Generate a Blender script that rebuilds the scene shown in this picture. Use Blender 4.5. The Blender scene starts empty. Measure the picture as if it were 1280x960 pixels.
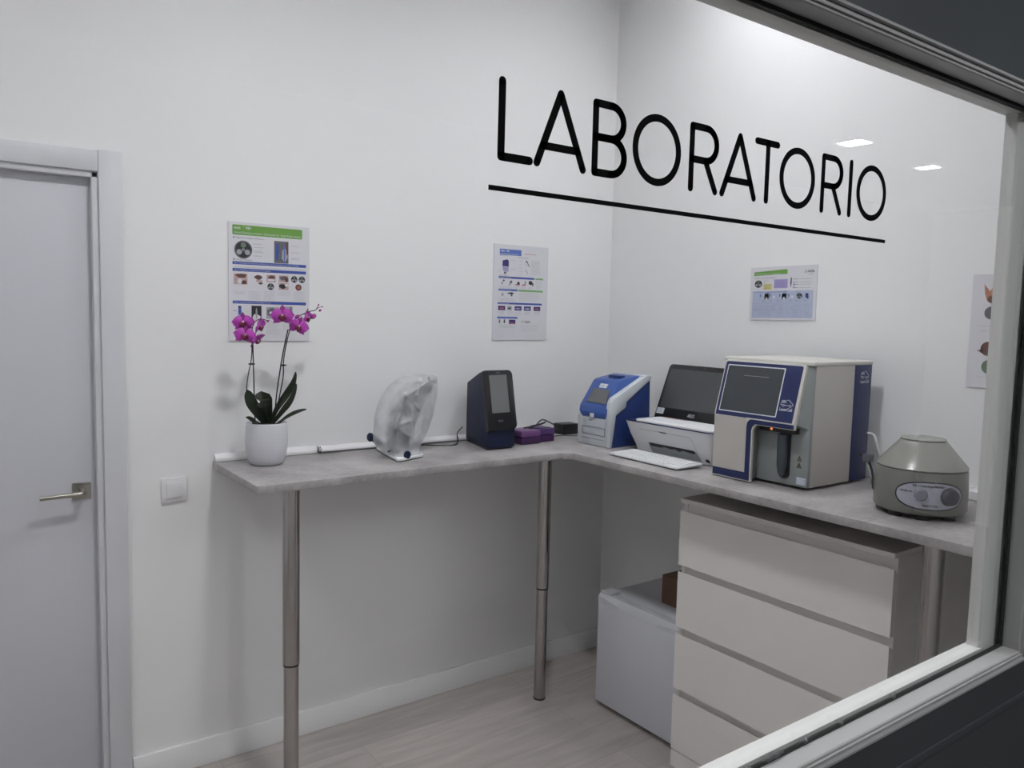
import bpy, bmesh, math, random
from mathutils import Vector, Matrix
random.seed(7)
SC = bpy.context.scene
COL = SC.collection
PI = math.pi

# ------------------------------------------------------------------ camera
F_PX = 997.14
CAM = Vector((0, 0, 1.645))
RW = [Vector((0.8080650428354363, -0.5886216118935437, 0.023568719931527496)),
      Vector((-0.03165138804063681, -0.08333243741856963, -0.9960190231662152)),
      Vector((0.5882423617714603, 0.8041021719195433, -0.08596872065936546))]
cd = bpy.data.cameras.new('camera'); cam = bpy.data.objects.new('camera', cd); COL.objects.link(cam)
cd.sensor_fit = 'HORIZONTAL'; cd.sensor_width = 36; cd.lens = F_PX / 1280 * 36; cd.clip_start = 0.02
m = Matrix.Identity(4)
for i in range(3):
    m[i][0] = RW[0][i]; m[i][1] = -RW[1][i]; m[i][2] = -RW[2][i]
m.translation = CAM
cam.matrix_world = m
SC.camera = cam

def at(px, py, y):
    """the point of the room at depth y (metres from the camera along Y) seen at that place"""
    d = RW[0]*((px-640)/F_PX) + RW[1]*((py-480)/F_PX) + RW[2]
    return CAM + d*(y/d.y)

# ------------------------------------------------------------------ materials
def srgb(c):
    return tuple((x/12.92 if x <= .04045 else ((x+.055)/1.055)**2.4) for x in [v/255 for v in c])
MATS = {}
def mat(name, rgb, rough=.5, metal=0., spec=.5, noise=0., nscale=20., bump=0., bscale=60., emit=None, estr=0., coat=0., aniso=None, lin=False):
    if name in MATS: return MATS[name]
    m = bpy.data.materials.new(name); m.use_nodes = True
    nt = m.node_tree; b = nt.nodes['Principled BSDF']
    c = rgb if lin else srgb(rgb)
    b.inputs['Base Color'].default_value = (*c, 1)
    b.inputs['Roughness'].default_value = rough; b.inputs['Metallic'].default_value = metal
    b.inputs['Specular IOR Level'].default_value = spec
    b.inputs['Coat Weight'].default_value = coat
    tc = nt.nodes.new('ShaderNodeTexCoord')
    n = nt.nodes.new('ShaderNodeTexNoise'); n.inputs['Scale'].default_value = nscale; n.inputs['Detail'].default_value = 6
    nt.links.new(tc.outputs['Object'], n.inputs['Vector'])
    if noise > 0:
        r = nt.nodes.new('ShaderNodeValToRGB')
        r.color_ramp.elements[0].position = .3; r.color_ramp.elements[1].position = .7
        r.color_ramp.elements[0].color = (*[x*(1-noise) for x in c], 1)
        r.color_ramp.elements[1].color = (*[min(1, x*(1+noise)) for x in c], 1)
        nt.links.new(n.outputs['Fac'], r.inputs['Fac']); nt.links.new(r.outputs['Color'], b.inputs['Base Color'])
    if bump > 0:
        n2 = nt.nodes.new('ShaderNodeTexNoise'); n2.inputs['Scale'].default_value = bscale; n2.inputs['Detail'].default_value = 3
        nt.links.new(tc.outputs['Object'], n2.inputs['Vector'])
        bp = nt.nodes.new('ShaderNodeBump'); bp.inputs['Strength'].default_value = bump; bp.inputs['Distance'].default_value = .002
        nt.links.new(n2.outputs['Fac'], bp.inputs['Height']); nt.links.new(bp.outputs['Normal'], b.inputs['Normal'])
    if emit:
        b.inputs['Emission Color'].default_value = (*emit, 1); b.inputs['Emission Strength'].default_value = estr
    MATS[name] = m
    return m

M_wall = mat('painted_wall', (.865, .865, .87), .55, noise=.012, nscale=1.3, bump=.05, bscale=180, lin=True)
M_corr = mat('corridor_wall', (.09, .09, .095), .6, noise=.02, nscale=2, lin=True)
M_ceil = mat('ceiling_paint', (.87, .87, .87), .7, noise=.01, nscale=2, lin=True)
M_cceil = mat('corridor_ceiling', (.09, .09, .09), .7, noise=.01, nscale=2, lin=True)
M_dark = mat('anthracite_wall', (.075, .086, .092), .45, noise=.12, nscale=1.5, bump=.03, lin=True)
M_cfloor = mat('corridor_floor', (.16, .15, .14), .5, noise=.1, nscale=6, lin=True)
M_white = mat('white_lacquer', (.66, .665, .70), .42, noise=.012, nscale=2, lin=True)
M_doorleaf = mat('door_lacquer', (.60, .605, .65), .42, noise=.02, nscale=1.5, lin=True)
M_frame = mat('frame_white', (.70, .70, .685), .4, noise=.02, nscale=5, lin=True)
M_frame_out = mat('frame_grey_paint', (.45, .45, .45), .4, noise=.03, nscale=6, lin=True)
M_gasket = mat('rubber_gasket', (.02, .022, .022), .5, lin=True)
M_sil = mat('silicone_bead', (.12, .13, .13), .4, lin=True)
M_vinyl = mat('black_vinyl', (.003, .003, .0035), .6, spec=.05, lin=True)
M_chest = mat('chest_white', (.78, .75, .73), .4, noise=.01, nscale=3, lin=True)
M_fridge = mat('fridge_white', (.60, .61, .66), .38, noise=.01, nscale=3, bump=.02, bscale=400, lin=True)
M_grey_seal = mat('grey_seal', (.30, .30, .32), .6, lin=True)
M_steel = mat('brushed_steel', (.42, .40, .39), .12, metal=1, noise=.05, nscale=8, lin=True)
M_nickel = mat('satin_nickel', (.42, .40, .36), .3, metal=1, noise=.05, nscale=30, lin=True)
M_black = mat('black_plastic', (.010, .010, .012), .4, lin=True)
M_blackgloss = mat('black_gloss', (.006, .006, .008), .3, lin=True)
M_navy = mat('navy_plastic', (.005, .012, .046), .5, spec=.3, noise=.04, nscale=60, lin=True)
M_navy2 = mat('navy_panel', (.011, .020, .095), .38, noise=.03, nscale=60, lin=True)
M_blue = mat('blue_plastic', (.045, .105, .36), .35, noise=.03, nscale=40, lin=True)
M_blue_dk = mat('deep_blue_plastic', (.016, .040, .17), .4, noise=.03, nscale=40, lin=True)
M_pw = mat('cool_white_plastic', (.60, .64, .68), .38, noise=.02, nscale=25, lin=True)
M_print = mat('printer_white', (.62, .62, .65), .36, noise=.01, nscale=25, lin=True)
M_beige = mat('warm_grey_plastic', (.53, .505, .475), .4, noise=.015, nscale=20, lin=True)
M_casing = mat('casing_grey', (.25, .27, .27), .4, noise=.03, nscale=20, lin=True)
M_cream = mat('cream_plastic', (.62, .61, .575), .4, noise=.01, nscale=20, lin=True)
M_screen = mat('screen_glass', (.045, .052, .060), .16, noise=.05, nscale=9, lin=True)
M_screen_g = mat('screen_grey', (.14, .145, .148), .2, noise=.04, nscale=9, lin=True)
M_screen_a = mat('screen_matte', (.062, .068, .07), .25, noise=.03, nscale=9, lin=True)
M_line = mat('screen_print', (.25, .27, .30), .5, lin=True)
M_logo = mat('logo_white', (.62, .64, .68), .5, lin=True)
M_label = mat('paper_label', (.50, .54, .66), .6, noise=.08, nscale=300, lin=True)
M_label_w = mat('white_label', (.74, .77, .82), .6, lin=True)
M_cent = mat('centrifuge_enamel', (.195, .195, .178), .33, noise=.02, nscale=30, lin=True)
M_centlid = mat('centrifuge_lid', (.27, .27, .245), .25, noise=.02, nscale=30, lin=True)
M_panel = mat('control_plate', (.40, .40, .47), .35, noise=.03, nscale=60, lin=True)
M_knob = mat('grey_knob', (.20, .22, .25), .35, lin=True)
M_knobd = mat('charcoal_knob', (.075, .075, .09), .4, lin=True)
M_pot = mat('glazed_pot', (.66, .66, .71), .3, noise=.01, nscale=20, coat=.3, lin=True)
M_bark = mat('orchid_bark', (.020, .017, .013), .8, noise=.5, nscale=90, bump=1., bscale=120, lin=True)
M_leaf = mat('orchid_leaf', (.009, .019, .006), .42, noise=.35, nscale=18, lin=True)
M_stem = mat('orchid_stem', (.010, .008, .009), .5, noise=.3, nscale=60, lin=True)
M_petal = mat('orchid_petal', (.46, .05, .44), .5, noise=.28, nscale=45, bump=.3, bscale=120, lin=True)
M_petal2 = mat('orchid_sepal', (.33, .035, .27), .5, noise=.3, nscale=50, lin=True)
M_lip = mat('orchid_lip', (.16, .006, .05), .45, noise=.4, nscale=90, lin=True)
M_throat = mat('orchid_throat', (.62, .38, .50), .5, noise=.2, nscale=90, lin=True)
M_purple = mat('purple_lid', (.17, .065, .215), .3, noise=.12, nscale=15, lin=True)
M_purple_d = mat('purple_base', (.050, .010, .080), .35, noise=.15, nscale=15, lin=True)
M_purple_v = mat('violet_lid', (.10, .045, .185), .35, noise=.12, nscale=15, lin=True)
M_cardboard = mat('cardboard_brown', (.12, .058, .028), .6, noise=.2, nscale=12, lin=True)
M_paper = mat('poster_paper', (.70, .695, .74), .45, noise=.01, nscale=4, lin=True)
M_cable = mat('white_cable', (.60, .61, .62), .5, lin=True)
M_key = mat('key_white', (.78, .79, .81), .5, lin=True)
M_keyb = mat('keyboard_white', (.70, .71, .73), .45, lin=True)
M_green = mat('print_green', (.15, .34, .06), .5, lin=True)
M_green2 = mat('print_green_light', (.20, .42, .17), .5, lin=True)
M_pblue = mat('print_blue', (.045, .085, .36), .5, lin=True)
M_pblue2 = mat('print_blue_mid', (.10, .17, .50), .5, lin=True)
M_pk = mat('print_black', (.02, .02, .025), .5, noise=.3, nscale=200, lin=True)
M_pg = mat('print_grey', (.36, .36, .40), .6, lin=True)
M_pgd = mat('print_darkgrey', (.13, .13, .15), .6, noise=.3, nscale=200, lin=True)
M_pred = mat('print_red', (.42, .10, .12), .6, lin=True)
M_pbrown = mat('print_brown', (.13, .055, .04), .6, noise=.4, nscale=150, lin=True)
M_pskin = mat('print_skin', (.50, .36, .36), .6, noise=.2, nscale=150, lin=True)
M_ppurple = mat('print_violet', (.38, .32, .58), .6, noise=.1, nscale=150, lin=True)
M_pdeep = mat('print_indigo', (.04, .03, .16), .6, noise=.3, nscale=150, lin=True)
M_pyellow = mat('print_yellow', (.66, .62, .25), .6, lin=True)
M_plight = mat('print_pale_blue', (.45, .50, .66), .6, noise=.06, nscale=60, lin=True)
M_fox = mat('print_fox', (.50, .24, .15), .6, noise=.3, nscale=120, lin=True)
M_pgreen = mat('print_sage', (.15, .22, .16), .6, noise=.3, nscale=120, lin=True)
M_led = mat('orange_light', (.6, .2, .05), .5, emit=(1, .35, .08), estr=.9, lin=True)
M_warn = mat('warning_yellow', (.20, .17, .06), .5, lin=True)
M_seam = mat('seam_shadow_gap', (.22, .22, .23), .6, lin=True)
M_trunk = mat('trunking_white', (.80, .79, .81), .4, lin=True)

def worktop_mat():
    m = bpy.data.materials.new('concrete_laminate'); m.use_nodes = True
    nt = m.node_tree; b = nt.nodes['Principled BSDF']; b.inputs['Roughness'].default_value = .42
    tc = nt.nodes.new('ShaderNodeTexCoord')
    n = nt.nodes.new('ShaderNodeTexNoise'); n.inputs['Scale'].default_value = 5; n.inputs['Detail'].default_value = 9; n.inputs['Roughness'].default_value = .62
    n2 = nt.nodes.new('ShaderNodeTexNoise'); n2.inputs['Scale'].default_value = 70; n2.inputs['Detail'].default_value = 5
    nt.links.new(tc.outputs['Object'], n.inputs['Vector']); nt.links.new(tc.outputs['Object'], n2.inputs['Vector'])
    mx = nt.nodes.new('ShaderNodeMath'); mx.operation = 'MULTIPLY_ADD'; mx.inputs[1].default_value = .35
    nt.links.new(n2.outputs['Fac'], mx.inputs[0]); nt.links.new(n.outputs['Fac'], mx.inputs[2])
    r = nt.nodes.new('ShaderNodeValToRGB')
    r.color_ramp.elements[0].position = .52; r.color_ramp.elements[0].color = (.26, .245, .245, 1)
    r.color_ramp.elements[1].position = .82; r.color_ramp.elements[1].color = (.45, .43, .43, 1)
    nt.links.new(mx.outputs[0], r.inputs['Fac']); nt.links.new(r.outputs['Color'], b.inputs['Base Color'])
    return m
M_top = worktop_mat()

def floor_mat():
    m = bpy.data.materials.new('laminate_floor'); m.use_nodes = True
    nt = m.node_tree; b = nt.nodes['Principled BSDF']; b.inputs['Roughness'].default_value = .45
    tc = nt.nodes.new('ShaderNodeTexCoord')
    br = nt.nodes.new('ShaderNodeTexBrick'); br.offset = .37
    br.inputs['Scale'].default_value = 1; br.inputs['Brick Width'].default_value = 1.28; br.inputs['Row Height'].default_value = .19
    br.inputs['Mortar Size'].default_value = .0012; br.inputs['Mortar Smooth'].default_value = .2
    br.inputs['Color1'].default_value = (.50, .455, .435, 1); br.inputs['Color2'].default_value = (.45, .415, .395, 1)
    br.inputs['Mortar'].default_value = (.33, .30, .28, 1)
    nt.links.new(tc.outputs['Object'], br.inputs['Vector'])
    mp = nt.nodes.new('ShaderNodeMapping'); mp.inputs['Scale'].default_value = (2.2, 16, 1)
    nt.links.new(tc.outputs['Object'], mp.inputs['Vector'])
    n = nt.nodes.new('ShaderNodeTexNoise'); n.inputs['Scale'].default_value = 1.6; n.inputs['Detail'].default_value = 8; n.inputs['Distortion'].default_value = .6
    nt.links.new(mp.outputs['Vector'], n.inputs['Vector'])
    r = nt.nodes.new('ShaderNodeValToRGB')
    r.color_ramp.elements[0].position = .25; r.color_ramp.elements[0].color = (.80, .79, .78, 1)
    r.color_ramp.elements[1].position = .72; r.color_ramp.elements[1].color = (1.08, 1.08, 1.08, 1)
    nt.links.new(n.outputs['Fac'], r.inputs['Fac'])
    mx = nt.nodes.new('ShaderNodeMix'); mx.data_type = 'RGBA'; mx.blend_type = 'MULTIPLY'; mx.inputs['Factor'].default_value = 1
    nt.links.new(br.outputs['Color'], mx.inputs['A']); nt.links.new(r.outputs['Color'], mx.inputs['B'])
    nt.links.new(mx.outputs['Result'], b.inputs['Base Color'])
    return m
M_floor = floor_mat()

def glass_mat():
    m = bpy.data.materials.new('window_glass'); m.use_nodes = True
    nt = m.node_tree; nt.nodes.clear()
    out = nt.nodes.new('ShaderNodeOutputMaterial'); mix = nt.nodes.new('ShaderNodeMixShader')
    tr = nt.nodes.new('ShaderNodeBsdfTransparent'); tr.inputs['Color'].default_value = (.985, .992, .988, 1)
    gl = nt.nodes.new('ShaderNodeBsdfGlossy'); gl.inputs['Roughness'].default_value = 0; gl.inputs['Color'].default_value = (1, 1, 1, 1)
    fr = nt.nodes.new('ShaderNodeFresnel'); ge = nt.nodes.new('ShaderNodeNewGeometry')
    mr = nt.nodes.new('ShaderNodeMapRange'); mr.inputs['To Min'].default_value = 1.5; mr.inputs['To Max'].default_value = 1/1.5
    nt.links.new(ge.outputs['Backfacing'], mr.inputs['Value']); nt.links.new(mr.outputs['Result'], fr.inputs['IOR'])
    nt.links.new(fr.outputs['Fac'], mix.inputs['Fac']); nt.links.new(tr.outputs['BSDF'], mix.inputs[1]); nt.links.new(gl.outputs['BSDF'], mix.inputs[2])
    nt.links.new(mix.outputs['Shader'], out.inputs['Surface'])
    return m
M_glass = glass_mat()

def bag_mat():
    m = bpy.data.materials.new('frosted_plastic_bag'); m.use_nodes = True
    nt = m.node_tree; b = nt.nodes['Principled BSDF']; out = nt.nodes['Material Output']
    b.inputs['Base Color'].default_value = (.74, .75, .78, 1); b.inputs['Roughness'].default_value = .32
    tl = nt.nodes.new('ShaderNodeBsdfTranslucent'); tl.inputs['Color'].default_value = (.75, .76, .8, 1)
    tr = nt.nodes.new('ShaderNodeBsdfTransparent')
    m1 = nt.nodes.new('ShaderNodeMixShader'); m1.inputs['Fac'].default_value = .25
    m2 = nt.nodes.new('ShaderNodeMixShader')
    tc = nt.nodes.new('ShaderNodeTexCoord'); n = nt.nodes.new('ShaderNodeTexNoise'); n.inputs['Scale'].default_value = 14; n.inputs['Detail'].default_value = 4
    nt.links.new(tc.outputs['Object'], n.inputs['Vector'])
    mr = nt.nodes.new('ShaderNodeMapRange'); mr.inputs['From Min'].default_value = .35; mr.inputs['From Max'].default_value = .65
    mr.inputs['To Min'].default_value = .60; mr.inputs['To Max'].default_value = .40
    nt.links.new(n.outputs['Fac'], mr.inputs['Value'])
    nt.links.new(b.outputs['BSDF'], m1.inputs[1]); nt.links.new(tl.outputs['BSDF'], m1.inputs[2])
    nt.links.new(mr.outputs['Result'], m2.inputs['Fac']); nt.links.new(m1.outputs['Shader'], m2.inputs[1]); nt.links.new(tr.outputs['BSDF'], m2.inputs[2])
    nt.links.new(m2.outputs['Shader'], out.inputs['Surface'])
    return m
M_bag = bag_mat()

# ------------------------------------------------------------------ mesh helpers
ORG = {}
class MB:
    """collects shapes (world coordinates) and links them as ONE mesh object"""
    def __init__(s): s.bm = bmesh.new(); s.mats = []
    def mi(s, m):
        if m not in s.mats: s.mats.append(m)
        return s.mats.index(m)
    def _tag(s, faces, m):
        k = s.mi(m)
        for f in faces: f.material_index = k
    def verts_faces(s, vs, fs, m, M=None):
        bv = [s.bm.verts.new((M @ Vector(v)) if M else Vector(v)) for v in vs]
        out = []
        for f in fs:
            try: out.append(s.bm.faces.new([bv[i] for i in f]))
            except ValueError: pass
        s._tag(out, m); return bv, out
    def _bevel(s, faces, w, seg, m):
        es = list({e for f in faces for e in f.edges})
        r = bmesh.ops.bevel(s.bm, geom=es, offset=w, segments=seg, affect='EDGES', profile=.5, clamp_overlap=True)
        s._tag(r['faces'], m)
    def box(s, lo, hi, m, bev=0, seg=2, M=None):
        x0, y0, z0 = lo; x1, y1, z1 = hi
        vs = [(x0,y0,z0),(x1,y0,z0),(x1,y1,z0),(x0,y1,z0),(x0,y0,z1),(x1,y0,z1),(x1,y1,z1),(x0,y1,z1)]
        fs = [(0,3,2,1),(4,5,6,7),(0,1,5,4),(1,2,6,5),(2,3,7,6),(3,0,4,7)]
        bv, f = s.verts_faces(vs, fs, m, M)
        if bev: s._bevel(f, bev, seg, m)
        return s
    def loft(s, secs, m, cap=True, bev=0, seg=2):
        """secs: list of rings (same vertex count)"""
        n = len(secs[0]); vs = [p for r in secs for p in r]; fs = []
        for i in range(len(secs)-1):
            for j in range(n):
                fs.append((i*n+j, i*n+(j+1) % n, (i+1)*n+(j+1) % n, (i+1)*n+j))
        if cap: fs += [tuple(reversed(range(n))), tuple((len(secs)-1)*n+j for j in range(n))]
        bv, f = s.verts_faces(vs, fs, m)
        bmesh.ops.recalc_face_normals(s.bm, faces=f)
        if bev: s._bevel(f, bev, seg, m)
        return s
    def prism(s, pts, fn, a, b, m, bev=0, seg=2):
        """pts 2D outline, fn(u,v,w)->3D, w from a to b"""
        return s.loft([[fn(u, v, a) for u, v in pts], [fn(u, v, b) for u, v in pts]], m, True, bev, seg)
    def tube(s, path, r, m, seg=10, cap=True):
        P = [Vector(p) for p in path]; n = len(P)
        rs = r if isinstance(r, (list, tuple)) else [r]*n
        rings = []; up = None
        for i in range(n):
            t = (P[min(i+1, n-1)] - P[max(i-1, 0)]).normalized()
            if up is None:
                up = t.orthogonal().normalized()
            up = (up - t*up.dot(t)).normalized(); sd = t.cross(up)
            rings.append([P[i] + (up*math.cos(2*PI*k/seg) + sd*math.sin(2*PI*k/seg))*rs[i] for k in range(seg)])
        return s.loft(rings, m, cap)
    def lathe(s, prof, c, m, seg=40, cap=True, axis=None):
        """prof: (r,h) list; axis: 3x3 frame columns (a,b,n) else Z"""
        A, B, N = axis if axis else (Vector((1,0,0)), Vector((0,1,0)), Vector((0,0,1)))
        c = Vector(c)
        rings = [[c + A*(r*math.cos(2*PI*k/seg)) + B*(r*math.sin(2*PI*k/seg)) + N*h for k in range(seg)] for r, h in prof]
        return s.loft(rings, m, cap)
    def build(s, name, parent=None, loc=None, smooth=True, angle=38, weld=False):
        if weld: bmesh.ops.remove_doubles(s.bm, verts=s.bm.verts, dist=1e-5)
        o0 = Vector(ORG.get(parent.name, (0,0,0))) if parent else (Vector(loc) if loc else Vector((0,0,0)))
        if parent and loc: pass
        me = bpy.data.meshes.new(name)
        for v in s.bm.verts: v.co -= o0
        s.bm.to_mesh(me); s.bm.free()
        for mm in s.mats: me.materials.append(mm)
        if smooth:
            for p in me.polygons: p.use_smooth = True
            me.set_sharp_from_angle(angle=math.radians(angle))
        o = bpy.data.objects.new(name, me); COL.objects.link(o)
        if parent: o.parent = parent
        else: o.location = o0
        ORG[o.name] = o0
        return o

def thing(name, label, cat, loc, group=None):
    o = bpy.data.objects.new(name, None); COL.objects.link(o); o.location = loc
    o.empty_display_size = .05
    ORG[o.name] = Vector(loc); o['label'] = label; o['category'] = cat
    if group: o['group'] = group
    return o
def tag(o, label, cat, group=None):
    o['label'] = label; o['category'] = cat
    if group: o['group'] = group
    return o
def struct(o, label=None):
    o['kind'] = 'structure'
    if label: o['label'] = label
    return o

# planar graphics: frame = (origin, U, V); N = U x V points to the viewer
class Plane:
    def __init__(s, mb, o, U, V, lift=.0003):
        s.mb = mb; s.o = Vector(o); s.U = Vector(U).normalized(); s.V = Vector(V).normalized(); s.N = s.U.cross(s.V).normalized(); s.l = lift
    def p(s, u, v, w=0): return s.o + s.U*u + s.V*v + s.N*w
    def poly(s, pts, m, lay=1):
        a = s.l*(lay-1)*1.0; b = s.l*lay
        s.mb.loft([[s.p(u, v, 0) for u, v in pts], [s.p(u, v, b) for u, v in pts]], m); return s
    def rect(s, u0, v0, u1, v1, m, lay=1, r=0):
        if not isinstance(r, (list, tuple)) and r <= 0: return s.poly([(u0,v0),(u1,v0),(u1,v1),(u0,v1)], m, lay)
        return s.poly(rrect(u0, v0, u1, v1, r), m, lay)
    def disc(s, u, v, ru, m, lay=1, rv=None, n=20):
        rv = rv or ru
        return s.poly([(u+ru*math.cos(2*PI*k/n), v+rv*math.sin(2*PI*k/n)) for k in range(n)], m, lay)
    def stroke(s, pts, w, m, lay=1, close=False, caps=True):
        q = list(pts) + ([pts[0]] if close else [])
        h = w/2
        for a, b in zip(q[:-1], q[1:]):
            dx, dy = b[0]-a[0], b[1]-a[1]; L = math.hypot(dx, dy) or 1; nx, ny = -dy/L*h, dx/L*h
            s.poly([(a[0]+nx,a[1]+ny),(a[0]-nx,a[1]-ny),(b[0]-nx,b[1]-ny),(b[0]+nx,b[1]+ny)], m, lay)
        if caps:
            for a in pts: s.disc(a[0], a[1], h, m, lay, n=12)
        return s
    def ring(s, u, v, ru, rv, w, m, lay=1, n=44):
        vs = []; fs = []
        for k in range(n):
            c, d = math.cos(2*PI*k/n), math.sin(2*PI*k/n)
            for off in (w/2, -w/2):
                for hh in (0, s.l*lay): vs.append(s.p(u+(ru+off)*c, v+(rv+off)*d, hh))
        for k in range(n):
            a = 4*k; b = 4*((k+1) % n)
            fs += [(a+1,b+1,b+3,a+3),(a,a+1,b+1,b),(a+2,b+2,b+3,a+3),(a,a+2,b+2,b)]
        bv, f = s.mb.verts_faces(vs, fs, m); bmesh.ops.recalc_face_normals(s.mb.bm, faces=f); return s
    def text(s, txt, u, v, size, m, lay=1, wid=None, bold=.0, align='LEFT', shear=0):
        cu = bpy.data.curves.new('t', 'FONT'); cu.body = txt; cu.size = size; cu.offset = bold*size; cu.extrude = 0
        cu.resolution_u = 3; cu.align_x = align; cu.shear = shear
        ob = bpy.data.objects.new('t', cu); COL.objects.link(ob)
        me = bpy.data.meshes.new_from_object(ob)
        xs = [q.co.x for q in me.vertices] or [0, 1]
        k = 1.0 if not wid else wid/max(1e-6, (max(xs)-min(xs)))
        M = Matrix.Identity(4)
        for i in range(3): M[i][0] = s.U[i]*k; M[i][1] = s.V[i]; M[i][2] = s.N[i]
        M.translation = s.p(u, v, s.l*lay)
        me.transform(M)
        k0 = len(s.mb.bm.faces); s.mb.bm.from_mesh(me); s.mb.bm.faces.ensure_lookup_table()
        s.mb._tag(list(s.mb.bm.faces)[k0:], m)
        bpy.data.objects.remove(ob); bpy.data.curves.remove(cu); bpy.data.meshes.remove(me); return s
    def lines(s, u0, v1, u1, n, pitch, m, h=.0007, lay=1, ragged=.25):
        for i in range(n):
            e = u1 - (u1-u0)*ragged*random.random()
            s.rect(u0, v1-i*pitch-h, e, v1-i*pitch, m, lay)
        return s

def rrect(u0, v0, u1, v1, r, n=5):
    if not isinstance(r, (list, tuple)): r = [r]*4      # bl, br, tr, tl
    pts = []
    for (cx, cy, a0, rr) in ((u0+r[0], v0+r[0], PI, r[0]), (u1-r[1], v0+r[1], 1.5*PI, r[1]), (u1-r[2], v1-r[2], 0, r[2]), (u0+r[3], v1-r[3], .5*PI, r[3])):
        if rr < 1e-6: pts.append((cx, cy)); continue
        for k in range(n+1):
            a = a0 + .5*PI*k/n; pts.append((cx+rr*math.cos(a), cy+rr*math.sin(a)))
    return pts

X = Vector((1,0,0)); Y = Vector((0,1,0)); Z = Vector((0,0,1))

# ------------------------------------------------------------------ room shell
WX, WY, WZ = 2.675, 2.87, 3.35         # right wall, back wall, ceiling
LX = -1.7                              # left wall
GY = .600                              # lab side face of the glass
PY0, PY1 = .556, .626                  # partition that holds the window
OX0, OX1, OZ0, OZ1 = -.52, 1.524, 1.081, 2.001   # window opening
def bx(name, lo, hi, m, **k):
    o = MB().box(lo, hi, m, k.get('bev', 0)).build(name); return struct(o)
bx('floor', (LX, PY0, -.05), (WX, WY, 0), M_floor)
bx('ceiling', (LX-.1, PY1, WZ), (WX+.1, WY+.1, WZ+.1), M_ceil)
bx('wall_right', (WX, PY0, -.05), (WX+.1, WY+.1, WZ), M_wall)
bx('wall_left', (LX-.1, PY1, -.05), (LX, WY+.1, WZ), M_wall)
# back wall with the door opening
DX0, DX1, DZ = -.39, .447, 2.066
b = MB()
b.box((LX, WY, -.05), (DX0, WY+.1, WZ), M_wall); b.box((DX1, WY, -.05), (WX, WY+.1, WZ), M_wall); b.box((DX0, WY, DZ), (DX1, WY+.1, WZ), M_wall)
struct(b.build('wall_back'))
# partition: lab side white, corridor side anthracite
b = MB(); ym = GY+.001
for lo, hi in (((LX, ym, -.05), (OX0-.02, PY1, WZ)), ((OX1+.02, ym, -.05), (WX, PY1, WZ)), ((OX0-.02, ym, -.05), (OX1+.02, PY1, OZ0-.02)), ((OX0-.02, ym, OZ1+.02), (OX1+.02, PY1, WZ))):
    b.box(lo, hi, M_wall)
struct(b.build('wall_front'))
CX0, CX1, CY0, CZ = -2.2, 7.0, -2.3, 2.6
b = MB()
for lo, hi in (((CX0, PY0+.004, -.05), (OX0-.02, ym, WZ)), ((OX1+.02, PY0+.004, -.05), (CX1, ym, WZ)), ((OX0-.02, PY0+.004, -.05), (OX1+.02, ym, OZ0-.02)), ((OX0-.02, PY0+.004, OZ1+.02), (OX1+.02, ym, WZ))):
    b.box(lo, hi, M_dark)
struct(b.build('wall_corridor_front'))
bx('floor_corridor', (CX0, CY0, -.05), (CX1, PY0, 0), M_cfloor)
bx('ceiling_corridor', (CX0, CY0, CZ), (CX1, PY0+.004, CZ+.1), M_cceil)
bx('wall_corridor_back', (CX0, CY0-.1, -.05), (CX1, CY0, CZ+.1), M_corr)
bx('wall_corridor_left', (CX0-.1, CY0-.1, -.05), (CX0, PY0, CZ+.1), M_corr)
bx('wall_corridor_right', (CX1, CY0-.1, -.05), (CX1+.1, PY0, CZ+.1), M_wall)
# added dark step on the corridor wall, standing in for a reflected line
b = MB().box((CX0, PY0+.0015, .985), (CX1, PY0+.006, 1.000), M_dark, .001)
struct(b.build('reflected_line_strip'))
# baseboards
def base(name, pts):
    b = MB()
    for lo, hi in pts: b.box(lo, hi, M_wall, .003)
    return struct(b.build(name))
base('baseboard_back', [((.519, WY-.014, 0), (WX, WY, .098)), ((LX, WY-.014, 0), (-.462, WY, .098))])
base('baseboard_right', [((WX-.014, PY1, 0), (WX, WY-.014, .098))])
base('baseboard_left', [((LX, PY1, 0), (LX+.014, WY-.014, .098))])

# ------------------------------------------------------------------ window_1
win = bpy.data.objects.new('window_1', None); COL.objects.link(win); win.location = (.5, GY, OZ0); ORG['window_1'] = Vector((.5, GY, OZ0)); win['kind'] = 'structure'
def ringframe(mb, x0, x1, z0, z1, prof, m):
    """prof: list of (inset, y); inset measured inwards from the opening; a closed outline swept round"""
    cs = []
    for (sx, sz) in ((x0, z0), (x1, z0), (x1, z1), (x0, z1)):
        dx = 1 if sx == x0 else -1; dz = 1 if sz == z0 else -1
        cs.append([Vector((sx+dx*a*ax, y, sz+dz*a*az)) for (a, y, ax, az) in prof])
    n = len(prof); vs = [p for c in cs for p in c]; fs = []
    for i in range(4):
        j = (i+1) % 4
        for k in range(n):
            l = (k+1) % n; fs.append((i*n+k, j*n+k, j*n+l, i*n+l))
    bv, f = mb.verts_faces(vs, fs, m); bmesh.ops.recalc_face_normals(mb.bm, faces=f)
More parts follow.
